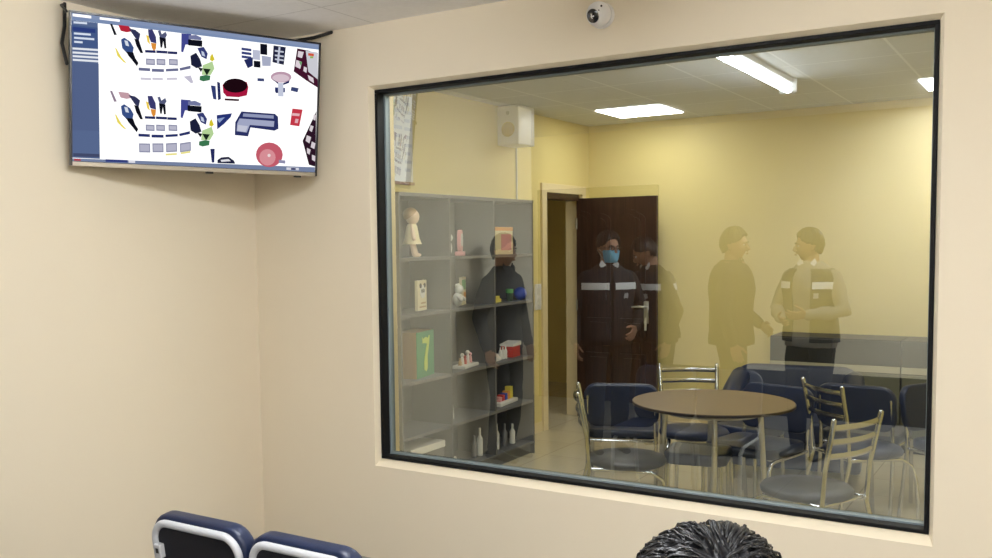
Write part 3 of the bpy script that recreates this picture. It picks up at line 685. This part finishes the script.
# row 3: number box, toys on tray, red box
t = thing('number_box', 'green box with a lime number seven and a wooden side on the third shelf', 'box', on(.20, 1.24, 2), R(-78))
MB().box(-.145, .145, -.08, .06, 0, .30, .004).build('case', M['wood'], t)
MB().box(-.145, .145, .06, .066, 0, .30, .002).build('front_panel', M['green'], t)
n7 = [(-.055, .225), (-.062, .265), (-.05, .25), (.0, .262), (.03, .25), (.062, .268), (.05, .21), (.022, .14), (.020, .055), (.0, .035), (-.03, .05), (-.03, .10), (-.005, .17), (.02, .215), (-.01, .222)]
MB().prism([(-x if False else x, z) for x, z in n7], .0655, .070, 'y').move(Matrix.Diagonal((-1, 1, 1, 1))).build('number', M['lime'], t)
t = thing('toy_tray', 'pale tray of small figures on the third shelf beside the number box', 'tray', on(.24, 1.78, 2), R(-80))
MB().box(-.13, .13, -.05, .05, 0, .022, .004).build('tray', M['offwhite'], t)
for x, c, hgt in ((-.09, 'pink', .07), (-.04, 'offwhite', .09), (.01, 'toy_red', .06), (.06, 'offwhite', .08), (.10, 'wood', .05)):
    MB().loft([(x, 0, .022, .014, .014), (x, 0, .022+hgt*.6, .011, .011), (x, 0, .022+hgt*.7, .006, .006)], 12).ball((x, 0, .022+hgt*.85), hgt*.18, 10, 8).build('figure', M[c], t, True)
o = MB().box(-.08, .08, -.05, .05, 0, .028, .004).box(-.06, .07, -.04, .045, .029, .05, .004).build('book_stack', M['paper'], None, loc=on(.24, 2.13, 2), rotz=R(-80)); tag(o, 'two small white books lying flat in the middle of the third shelf', 'books')
for k, y in enumerate((2.25, 2.29, 2.33)):
    o = MB().lathe([(.004, 0), (.012, 0), (.013, .06), (.006, .075), (.006, .09), (.004, .091)], n=14).build('toy_bottle', M['offwhite'], None, True, loc=on(.25, y, 2))
    tag(o, 'tiny white bottle in the row of three on the third shelf', 'bottle', 'tiny white bottles on the third shelf')
t = thing('toy_house', 'small red and white toy house at the right end of the third shelf', 'toy', on(.22, 2.46, 2), R(-82))
MB().box(-.075, .075, -.05, .05, 0, .085, .003).build('walls', M['toy_red'], t); MB().prism([(-.085, .085), (.085, .085), (.085, .10), (-.085, .115)], -.055, .055, 'y').build('roof', M['paper'], t)
# row 4: white triangle, tray with colourful pieces
o = MB().prism([(-.05, 0), (.05, 0), (.015, .17), (-.005, .17)], -.03, .03, 'y').build('toy_tent', M['offwhite'], None, loc=on(.22, 1.58, 1), rotz=R(-70)); tag(o, 'pale pointed toy tent on the fourth shelf at the left', 'toy')
t = thing('toy_tray', 'white tray holding red, blue and yellow blocks on the fourth shelf', 'tray', on(.22, 2.33, 1), R(-84))
MB().box(-.16, .16, -.06, .06, 0, .028, .005).build('tray', M['paper'], t)
for x, c, hgt in ((-.11, 'toy_yellow', .09), (-.06, 'orange', .06), (-.01, 'toy_blue', .05), (.04, 'toy_red', .045), (.09, 'pink', .035)):
    MB().box(x-.021, x+.021, -.02, .03, .028, .028+hgt, .004).build('block', M[c], t)
# row 5 (bottom): flat box, toy car, four bottles
t = thing('flat_box', 'low white box on the bottom shelf at the left', 'box', on(.20, 1.20, 0), R(-90))
MB().box(-.19, .19, -.11, .11, 0, .21, .004).build('carton', M['shelf_edge'], t); MB().box(-.195, .195, -.115, .115, .18, .225, .004).build('lid', M['paper'], t)
t = thing('toy_car', 'small white toy car on the bottom shelf beside the low box', 'toy', on(.25, 1.55, 0), R(-80))
MB().prism([(-.08, .018), (.08, .018), (.08, .04), (.045, .045), (.025, .07), (-.035, .07), (-.055, .045), (-.08, .042)], -.03, .03, 'y').build('body', M['offwhite'], t)
for x in (-.05, .05):
    for y in (-.03, .03): MB().lathe([(.002, -.008), (.017, -.008), (.017, .008), (.002, .008)], (x, y, .017), 14, Matrix.Rotation(PI/2, 4, 'X')).build('wheel', M['black'], t, True)
for k, (y, hh_) in enumerate(((1.88, .16), (1.96, .20), (2.10, .15), (2.20, .19), (2.32, .17), (2.44, .15))):
    o = MB().lathe([(.004, 0), (.022, 0), (.022, hh_*.6), (.009, hh_*.75), (.009, hh_), (.004, hh_+.001)], n=16).build('toy_bottle', M['offwhite'] if k % 2 else M['shelf_edge'], None, True, loc=on(.24, y, 0))
    tag(o, ('white' if k % 2 else 'grey')+' toy skittle standing on the bottom shelf at the right', 'skittle', ('white' if k % 2 else 'grey')+' skittles on the bottom shelf')
    o.name = 'toy_skittle'

# ------------------------------------------------------------------ on the play room walls
t = thing('wall_speaker', 'white box speaker with a round tan cone high on the left wall', 'speaker', (0.002, 2.665, 2.545))
MB().box(0, .19, 0, .27, -.15, .155, .010).build('cabinet', M['white'], t)
MB().lathe([(.002, -.004), (.052, -.004), (.058, .004), (.052, .010), (.002, .010)], (.10, -.002, -.03), 36, Matrix.Rotation(PI/2, 4, 'X')).build('cone', M['grille'], t, True)
MB().lathe([(.002, -.004), (.014, -.004), (.016, .006), (.002, .006)], (.10, 0, .095), 20, Matrix.Rotation(PI/2, 4, 'X')).build('tweeter', M['dull_metal'], t, True)
o = MB().box(0, .012, -.007, .007, 0, .46, .002).build('cable_conduit', M['offwhite'], None, loc=(.001, 2.965, 1.955)); tag(o, 'thin pale cable conduit dropping from the speaker to the bookcase', 'conduit')
t = thing('light_switch', 'white double light switch on the wall beside the doorway', 'switch', (.001, 3.315, 1.17))
MB().box(0, .014, -.055, .055, -.11, .11, .006).build('plate', M['white'], t)
for z in (-.045, .045): MB().box(.012, .019, -.022, .022, z-.03, z+.03, .003).build('rocker', M['offwhite'], t)
# poster roll hung high on the left wall beside the window
t = thing('wall_poster', 'white patterned poster hanging at the upper left edge behind the glass', 'poster', (.004, 1.385, 2.33))
MB().box(0, .004, -.12, .12, -.28, .30).build('sheet', M['paper'], t)
MB().box(0, .012, -.13, .13, -.295, -.275, .003).build('lower_batten', M['wood'], t)
mk = MB()
for k in range(9):
    z = .25-.055*k; mk.box(.0038, .0055, -.10+.02*(k % 3), -.02+.02*(k % 2), z-.012, z+.012); mk.box(.0038, .0055, .03, .09+.02*(k % 2), z-.016, z+.006)
mk.build('pattern', M['grey_rim'], t)

# ------------------------------------------------------------------ people
TORSO = [(.86, .165, .118), (.92, .172, .122), (1.00, .164, .115), (1.09, .152, .106), (1.20, .163, .114), (1.31, .182, .122), (1.39, .176, .112), (1.435, .148, .094), (1.47, .095, .074), (1.50, .058, .060)]
def headmap(p):
    """unit sphere -> head: y forward, z up, origin at the head centre"""
    x, y, z = p
    X, Y, Z = .076*x, .096*y, .122*z
    if z < 0:
        k = 1-.30*(-z)**1.4; X *= k
        Y *= (1-.12*(-z)) if y > 0 else (1-.30*(-z))
    if y > 0:
        g = lambda cx, cz, sx, sz: math.exp(-((X-cx)/sx)**2-((Z-cz)/sz)**2)
        Y += y*(.008*g(0, .022, .055, .010)-.010*(g(.032, .002, .016, .011)+g(-.032, .002, .016, .011))+.006*(g(.042, -.025, .02, .018)+g(-.042, -.025, .02, .018))
                + .012*g(0, -.098, .025, .016)-.004*g(0, -.075, .03, .008)+.004*g(0, -.060, .022, .012))
    return Vector((X, Y, Z))
def sphere_pts(seg=48, rings=32):
    return [[(math.sin(PI*i/rings)*math.sin(2*PI*k/seg), math.sin(PI*i/rings)*math.cos(2*PI*k/seg), math.cos(PI*i/rings)) for k in range(seg)] for i in range(rings+1)]
def add_head(m, mtx):
    rows = sphere_pts()
    m.rings([[mtx @ headmap(p) for p in r] for r in [[(q[0]*1, q[1], q[2]) for q in row] for row in rows[1:-1]]])
    n = MB()
    m.etube([mtx @ Vector(p) for p in ((0, .088, .012), (0, .103, -.012), (0, .114, -.030), (0, .098, -.040))], [.008, .011, .016, .014], [.010, .011, .010, .008], up=mtx.to_3x3() @ Vector((0, 1, 0)))
    for s in (-1, 1):
        m.etube([mtx @ Vector((s*.074, -.012, -.030)), mtx @ Vector((s*.081, -.018, 0)), mtx @ Vector((s*.080, -.022, .024))], [.010, .018, .014], [.007, .008, .007], up=mtx.to_3x3() @ Vector((1, 0, 0)), n=12)
    m.etube([mtx @ Vector((-.022, .093, -.066)), mtx @ Vector((0, .101, -.064)), mtx @ Vector((.022, .093, -.066))], [.006, .009, .006], n=10)
def add_hand(m, wrist, d, nrm, side, curl=25, sc=1.0):
    """palm plus five unequal bent fingers; nrm = the way the palm faces; side=+1/-1 thumb side"""
    d = Vector(d).normalized(); n = Vector(nrm); n = (n-d*n.dot(d)).normalized(); s = d.cross(n)*side; w = Vector(wrist)
    m.etube([w-d*.03*sc, w+d*.02*sc, w+d*.055*sc, w+d*.085*sc], [.026*sc, .034*sc, .041*sc, .040*sc], [.020*sc, .017*sc, .016*sc, .013*sc], up=n, n=16)
    for k, (off, ln) in enumerate(((.031, .070), (.0105, .080), (-.0105, .075), (-.031, .058))):
        b = w+d*(.085-.004*abs(k-1))*sc+s*off*sc; pts = [b-d*.02*sc, b]; ang = R(curl)*.6
        for fr in (.45, .30, .25):
            dr_ = d*math.cos(ang)+n*math.sin(ang)+s*off*.5; pts.append(pts[-1]+dr_.normalized()*ln*fr*sc); ang += R(curl)
        m.etube(pts, [.0095*sc, .0092*sc, .0088*sc, .0080*sc, .0065*sc], n=10)
    b = w+d*.025*sc+s*.030*sc; t1 = (d*.6+s*.7+n*.35).normalized(); t2 = (d*.85+s*.3+n*.5).normalized()
    m.etube([b-t1*.01*sc, b+t1*.034*sc, b+t1*.034*sc+t2*.028*sc, b+t1*.034*sc+t2*.050*sc], [.013*sc, .0115*sc, .0095*sc, .007*sc], n=10)
def tor(grow, z0, z1, dz=0, lean=0, n=12):
    """torso rows sampled between heights"""
    out = []
    for k in range(n+1):
        z = z0+(z1-z0)*k/n
        for (a, ax, ay), (b, bx, by) in zip(TORSO, TORSO[1:]):
            if a <= z <= b+1e-6:
                q = (z-a)/(b-a); out.append((0, lean*(z-.9), z+dz, ax+(bx-ax)*q+grow, ay+(by-ay)*q+grow)); break
    return out

def person(label, loc, rotz, H, arms, seated=False, head_yaw=0, head_pitch=0, top='jacket', vest=False, vest_open=False, mask=False, glasses=False, stripes=True, hair_strands=0, feet=((-.10, .02), (.10, .0)), shirt='shirt', lean=0.0, vox=.0055, girth=0.0):
    root = thing('person', label, 'person', loc, rotz); k = H/1.75; SC = Matrix.Scale(k, 4)
    dz = -.445 if seated else 0
    hp = .92+dz; hips = [(-.092, 0, hp), (.092, 0, hp)]
    if seated: knees = [(-.13, .44, .52), (.13, .44, .52)]; ank = [(-.13, .46, .09), (.13, .46, .09)]
    else:
        knees = [(-.100, feet[0][1]*.5+.03, .50), (.100, feet[1][1]*.5+.03, .50)]; ank = [(feet[0][0], feet[0][1]-.03, .09), (feet[1][0], feet[1][1]-.03, .09)]
    ly = lambda z: lean*(z-.9)
    sh = [(-.170-girth*.5, ly(1.4), 1.385+dz), (.170+girth*.5, ly(1.4), 1.385+dz)]
    hm = Matrix.Translation((0, ly(1.6)+.018, 1.625+dz)) @ Matrix.Translation((0, -.02, -.08)) @ Matrix.Rotation(R(head_yaw), 4, 'Z') @ Matrix.Rotation(R(-head_pitch), 4, 'X') @ Matrix.Translation((0, .02, .08))
    # one continuous body
    m = MB()
    m.loft(tor(girth, .86, 1.50, dz, lean, 16))
    m.etube([(0, ly(1.45)-.005, 1.45+dz), (0, ly(1.5)-.002, 1.50+dz), hm @ Vector((0, -.018, -.07)), hm @ Vector((0, -.012, -.02))], [.062, .056, .054, .055])
    add_head(m, hm)
    for i in (0, 1):
        s = -1 if i == 0 else 1
        m.etube([hips[i], tuple(Vector(hips[i]).lerp(Vector(knees[i]), .5)), knees[i], tuple(Vector(knees[i]).lerp(Vector(ank[i]), .35)), ank[i]], [.088, .076, .055, .056, .037])
        a_ = Vector(ank[i]); m.etube([a_+Vector((0, -.045, -.055)), a_+Vector((0, .03, -.05)), a_+Vector((s*.008, .13, -.068)), a_+Vector((s*.01, .175, -.072))], [.032, .036, .042, .030], [.030, .036, .020, .014])
        m.etube([a_, a_+Vector((0, -.01, -.05))], [.037, .036])
        el, wr, pn = arms[i]; el = Vector(el)+Vector((0, 0, dz)); wr = Vector(wr)+Vector((0, 0, dz))
        m.etube([sh[i], tuple(Vector(sh[i]).lerp(el, .4)), el, el.lerp(wr, .3), wr], [.050, .049, .040, .041, .027])
        add_hand(m, wr, wr-el, pn, s)
    m.move(SC).build('body', M['skin'], root, True, voxel=vox, sm_it=3, angle=180)
    # eyes, brows, mask, glasses
    for s in (-1, 1):
        e = MB().ball(hm @ Vector((s*.032, .0845, .002)), (.0115, .0095, .0062), 14, 10, hm.to_3x3().to_4x4()).move(SC).build('eye', M['eye'], root, True)
        MB().ball(hm @ Vector((s*.032, .0925, .002)), (.0060, .0028, .0058), 10, 8, hm.to_3x3().to_4x4()).move(SC).build('iris', M['iris'], e, True)
        MB().etube([hm @ Vector((s*.014, .101, .020)), hm @ Vector((s*.034, .099, .024)), hm @ Vector((s*.050, .086, .018))], [.004, .0045, .003], n=8).move(SC).build('eyebrow', M['hair'], root, True)
    if mask:
        m = MB(); rs = []
        for j in range(9):
            z = -.012-.098*j/8; row = []
            for q in range(17):
                an = R(-72+144*q/16); pr = headmap((math.sin(an), math.cos(an), max(-.95, z/.122)))
                bulge = .020*math.cos(an)**2*math.sin(PI*min(1, (j+.8)/8.6)); row.append(hm @ Vector((pr.x*1.04*(1 if j < 7 else .95), (pr.y+.004+bulge), z)))
            rs.append(row)
        inner = [[p-(hm.to_3x3() @ Vector((0, .003, 0))) for p in reversed(r_)] for r_ in rs]
        m.rings([o_+i_ for o_, i_ in zip(rs, inner)])
        mk_ = m.move(SC).build('face_mask', M['mask_blue'], root, True, angle=60)
        lp = MB()
        for s in (-1, 1): lp.etube([hm @ Vector((s*.072, .036, -.03)), hm @ Vector((s*.083, 0, -.005)), hm @ Vector((s*.084, -.03, -.01)), hm @ Vector((s*.072, .030, -.075))], .0018, n=6)
        lp.move(SC).build('ear_loop', M['paper'], mk_, True)
    if glasses:
        g = MB()
        for s in (-1, 1):
            g.etube([hm @ Vector((s*.032+.022*math.cos(2*PI*q/16), .106, .002+.015*math.sin(2*PI*q/16))) for q in range(18)], .0022, n=6, round_end=False)
            g.etube([hm @ Vector((s*.054, .106, .006)), hm @ Vector((s*.078, .06, .006)), hm @ Vector((s*.084, -.01, .004))], .0022, n=6)
        g.etube([hm @ Vector((-.010, .108, .004)), hm @ Vector((.010, .108, .004))], .0022, n=6)
        g.move(SC).build('glasses', M['black'], root, True)
    # hair: a cap over crown, sides and nape that leaves the face and ears free
    m = MB(); rows = sphere_pts(72, 40); vmap = {}
    def keep(p):
        x, y, z = p
        if y > 0: return z > .50+.10*math.cos(x*3)-.55*max(0, abs(x)-.55)
        return z > -.42+.25*max(0, abs(x)-.6)*2 if abs(x) < .93 or y < -.35 else z > .05
    outer, innr = {}, {}
    def hv(i, q, lay):
        dct = outer if lay else innr
        if (i, q) not in dct:
            p = rows[i][q]; b0 = headmap(p); nn = Vector(p); nn = Vector((nn.x/.8, nn.y/1., nn.z)).normalized()
            th = .0
            if lay:
                an = math.atan2(p[0], p[1]); th = .014+.008*max(0, p[2])+.010*min(1, abs(p[0])*1.6)*max(0, p[2])+.0035*math.sin(an*17+3*noise.noise(Vector(p)*3))+.004*noise.noise(Vector(p)*7)
            dct[(i, q)] = m.bm.verts.new(hm @ (b0+nn*th))
        return dct[(i, q)]
    cells = {(i, q) for i in range(1, 39) for q in range(72) if keep(tuple((rows[i][q][c_]+rows[i+1][(q+1) % 72][c_])/2 for c_ in range(3)))}
    for i, q in cells:
        q2 = (q+1) % 72
        m.bm.faces.new((hv(i, q, 1), hv(i, q2, 1), hv(i+1, q2, 1), hv(i+1, q, 1))); m.bm.faces.new((hv(i+1, q, 0), hv(i+1, q2, 0), hv(i, q2, 0), hv(i, q, 0)))
        for (ni, nq), (va, vb) in (((i-1, q), ((i, q), (i, q2))), ((i+1, q), ((i+1, q), (i+1, q2))), ((i, (q-1) % 72), ((i, q), (i+1, q))), ((i, q2), ((i, q2), (i+1, q2)))):
            if (ni, nq) not in cells:
                if ni < 1: continue
                m.bm.faces.new((hv(*va, 0), hv(*vb, 0), hv(*vb, 1), hv(*va, 1)))
    crown = [hv(1, q, 1) for q in range(72)]; m.bm.faces.new(crown)
    rnd = random.Random(3)
    for _ in range(hair_strands):
        u = rnd.uniform(-PI, PI); zz = rnd.uniform(-.25, .99); rr_ = math.sqrt(1-zz*zz); p = (rr_*math.sin(u), rr_*math.cos(u), zz)
        if not keep(p): continue
        nn = Vector(p); b0 = headmap(p)+nn*.013
        swirl = Vector((.25, -.45, .86)); tgt = nn-swirl*nn.dot(swirl); tdir = (tgt.normalized() if tgt.length > .08 else Vector((rnd.uniform(-1, 1), rnd.uniform(-1, 1), 0)).normalized())
        tdir = (tdir+Vector((.35*noise.noise(Vector(p)*4), .35*noise.noise(Vector(p)*4+Vector((9, 2, 1))), 0))*1.6+Vector((rnd.gauss(0, .16), rnd.gauss(0, .16), rnd.gauss(0, .1)))).normalized(); ln = rnd.uniform(.035, .075)
        def onh(q_, lift):
            qn = Vector((q_.x/.076, q_.y/.096, q_.z/.122)).normalized(); return headmap(qn)+qn*lift
        pts = [hm @ onh(b0+tdir*ln*j/4, (.013+.008*max(0, b0.z/.12)+.010*min(1, abs(b0.x/.076)*1.6)*max(0, b0.z/.122))+.006*math.sin(PI*j/4)*rnd.uniform(.4, 1.3)+rnd.uniform(0, .003)) for j in range(5)]
        wd = rnd.uniform(.0008, .0024); m.etube(pts, [wd*.6, wd, wd, wd*.7, wd*.15], [wd*.35]*5, up=hm.to_3x3() @ nn, n=6, round_end=False)
    m.move(SC).build('hair', M['hair'], root, True, angle=180)
    # trousers
    m = MB(); hrows = [(0, 0, hp-.06, .165+girth, .115+girth), (0, 0, hp, .185+girth, .135+girth), (0, 0, hp+.08, .178+girth, .128+girth), (0, 0, hp+.14, .166+girth, .120+girth)]
    m.loft(hrows)
    for i in (0, 1):
        kn, an_ = Vector(knees[i]), Vector(ank[i]); m.etube([hips[i], tuple(Vector(hips[i]).lerp(kn, .5)), kn, kn.lerp(an_, .5), an_+Vector((0, -.004, .0))], [.102, .092, .074, .070, .062])
    m.move(SC).build('trousers', M['trouser'], root, True, voxel=.009, sm_it=3, angle=180, nz=(14, .008))
    for i in (0, 1):
        a_ = Vector(ank[i]); s = -1 if i == 0 else 1
        MB().etube([a_+Vector((0, -.055, -.052)), a_+Vector((0, .03, -.042)), a_+Vector((s*.008, .13, -.062)), a_+Vector((s*.012, .20, -.066))], [.038, .042, .048, .034], [.037, .046, .028, .022]).move(SC).build('shoe', M['shoe'], root, True, angle=180)
    # top: torso and sleeves in one garment
    m = MB(); m.loft(tor(.022+girth, .86, 1.47, dz, lean, 14)+[(0, ly(1.5), 1.515+dz, .068, .070)])
    for i in (0, 1):
        el, wr, pn = arms[i]; el = Vector(el)+Vector((0, 0, dz)); wr = Vector(wr)+Vector((0, 0, dz)); s0 = Vector(sh[i])
        m.etube([s0, s0.lerp(el, .45), el, el.lerp(wr, .35), el.lerp(wr, .93)], [.064, .066, .057, .054, .043])
    m.move(SC).build({'shirt': 'shirt', 'shirt_grey': 'shirt'}.get(top, 'jacket'), M[top], root, True, voxel=.009, sm_it=3, angle=180, nz=(13, .010))
    # collar and shirt front
    cl = MB()
    for s in (-1, 1):
        cl.prism([(s*.006, 1.47), (s*.058, 1.535), (s*.080, 1.50), (s*.045, 1.43)], .0, .008, 'y')
    cl.move(Matrix.Translation((0, ly(1.5)+.072+girth*.3, dz)) @ Matrix.Translation((0, 0, 1.47)) @ Matrix.Rotation(R(18), 4, 'X') @ Matrix.Translation((0, 0, -1.47))).move(SC).build('collar', M[shirt], root)
    if vest:
        g = R(20) if vest_open else R(3)
        rows = tor(.040+girth, .90, 1.455, dz, lean, 16)
        m = MB(); m.shell(rows, g, 2*PI-g, .012, 56)
        vo = m.move(SC).build('vest', M['vest'], root, True, angle=50)
        if stripes:
            band = tor(.0425+girth, 1.305, 1.358, dz, lean, 3)
            for a0, a1 in ((g+R(3), R(72)), (2*PI-R(72), 2*PI-g-R(3))):
                MB().shell(band, a0, a1, .004, 16).move(SC).build('reflective_stripe', M['stripe'], vo, True)
            MB().shell(tor(.0425+girth, 1.305, 1.358, dz, lean, 3), R(110), R(250), .004, 24).move(SC).build('reflective_stripe', M['stripe'], vo, True)
            MB().shell(tor(.0435+girth, 1.235, 1.275, dz, lean, 2), R(26), R(36), .004, 6).move(SC).build('badge', M['grey_rim'], vo, True)
        pk = MB().shell(tor(.047+girth, 1.05, 1.17, dz, lean, 4), R(28), R(62), .008, 8).shell(tor(.047+girth, 1.05, 1.17, dz, lean, 4), R(298), R(332), .008, 8)
        pk.move(SC).build('pocket', M['vest'], vo, True)
    return root

# arms: ((left elbow, left wrist, palm), (right elbow, right wrist, palm)) in body space, x to the person's right
DOWN = lambda s: ((s*.27, -.02, 1.13), (s*.27, .06, .88), (-s, 0, 0))
FRONT = lambda s, h=1.08: ((s*.27, .03, 1.14), (s*.10, .26, h), (-s*.6, -.2, .4))
BELT = lambda s: ((s*.29, .0, 1.13), (s*.17, .20, 1.00), (-s*.7, -.5, 0))
def look(dx, dy): return math.atan2(dy, dx)-PI/2
person('person wearing glasses, blue face mask and striped dark vest, reflected over the wooden door', (.79, -2.78, 0), look(.62, .78), 1.70,
       (DOWN(-1), BELT(1)), head_yaw=-18, vest=True, mask=True, glasses=True, top='jacket', girth=.01)
person('person bending forward in a striped vest, reflected beside the masked one', (1.02, -3.28, 0), look(-.62, .70), 1.67,
       (BELT(-1), DOWN(1)), head_yaw=25, head_pitch=24, vest=True, top='jacket_brown', lean=.10, girth=.01)
person('person in a plain dark jacket facing right, reflected on the yellow wall', (1.65, -3.14, 0), look(.93, -.12), 1.715,
       (DOWN(-1), BELT(1)), head_yaw=6, top='jacket_brown', girth=.03, shirt='jacket_brown')
person('person in an open striped vest over a white shirt with both hands before the waist', (2.19, -3.32, 0), look(-.28, .96), 1.70,
       (FRONT(-1), FRONT(1, 1.12)), head_yaw=52, vest=True, vest_open=True, top='shirt_grey', girth=.01)
person('person in dark clothes standing near the left wall, reflected as a silhouette over the bookcase', (.215, -2.15, 0), look(.9, .1), 1.69,
       (DOWN(-1), DOWN(1)), head_yaw=0, top='jacket', shirt='jacket', girth=-.004)
person('person with short black hair seated in the foreground facing the window, seen from behind', (3.445, -2.80, 0), look(-.05, 1), 1.726,
       (((-.25, .10, 1.13), (-.14, .36, 1.06), (0, 0, -1)), ((.25, .10, 1.13), (.14, .36, 1.06), (0, 0, -1))), seated=True, vest=True, top='jacket', hair_strands=2600, vox=.006)

# ------------------------------------------------------------------ world and colour
wd = bpy.data.worlds.new('world'); scene.world = wd; wd.use_nodes = True
wd.node_tree.nodes['Background'].inputs[0].default_value = (.8, .85, .9, 1); wd.node_tree.nodes['Background'].inputs[1].default_value = .02
vs_ = scene.view_settings
scene.display_settings.display_device = 'sRGB'
vs_.view_transform = 'Standard'; vs_.look = 'None'; vs_.exposure = 0.03; vs_.gamma = 1; vs_.use_curve_mapping = False
scene.cycles.use_denoising = True
scene.cycles.max_bounces = 10; scene.cycles.diffuse_bounces = 6; scene.cycles.glossy_bounces = 6; scene.cycles.transparent_max_bounces = 12
scene.cycles.caustics_reflective = False; scene.cycles.caustics_refractive = False
scene.cycles.sample_clamp_indirect = 8
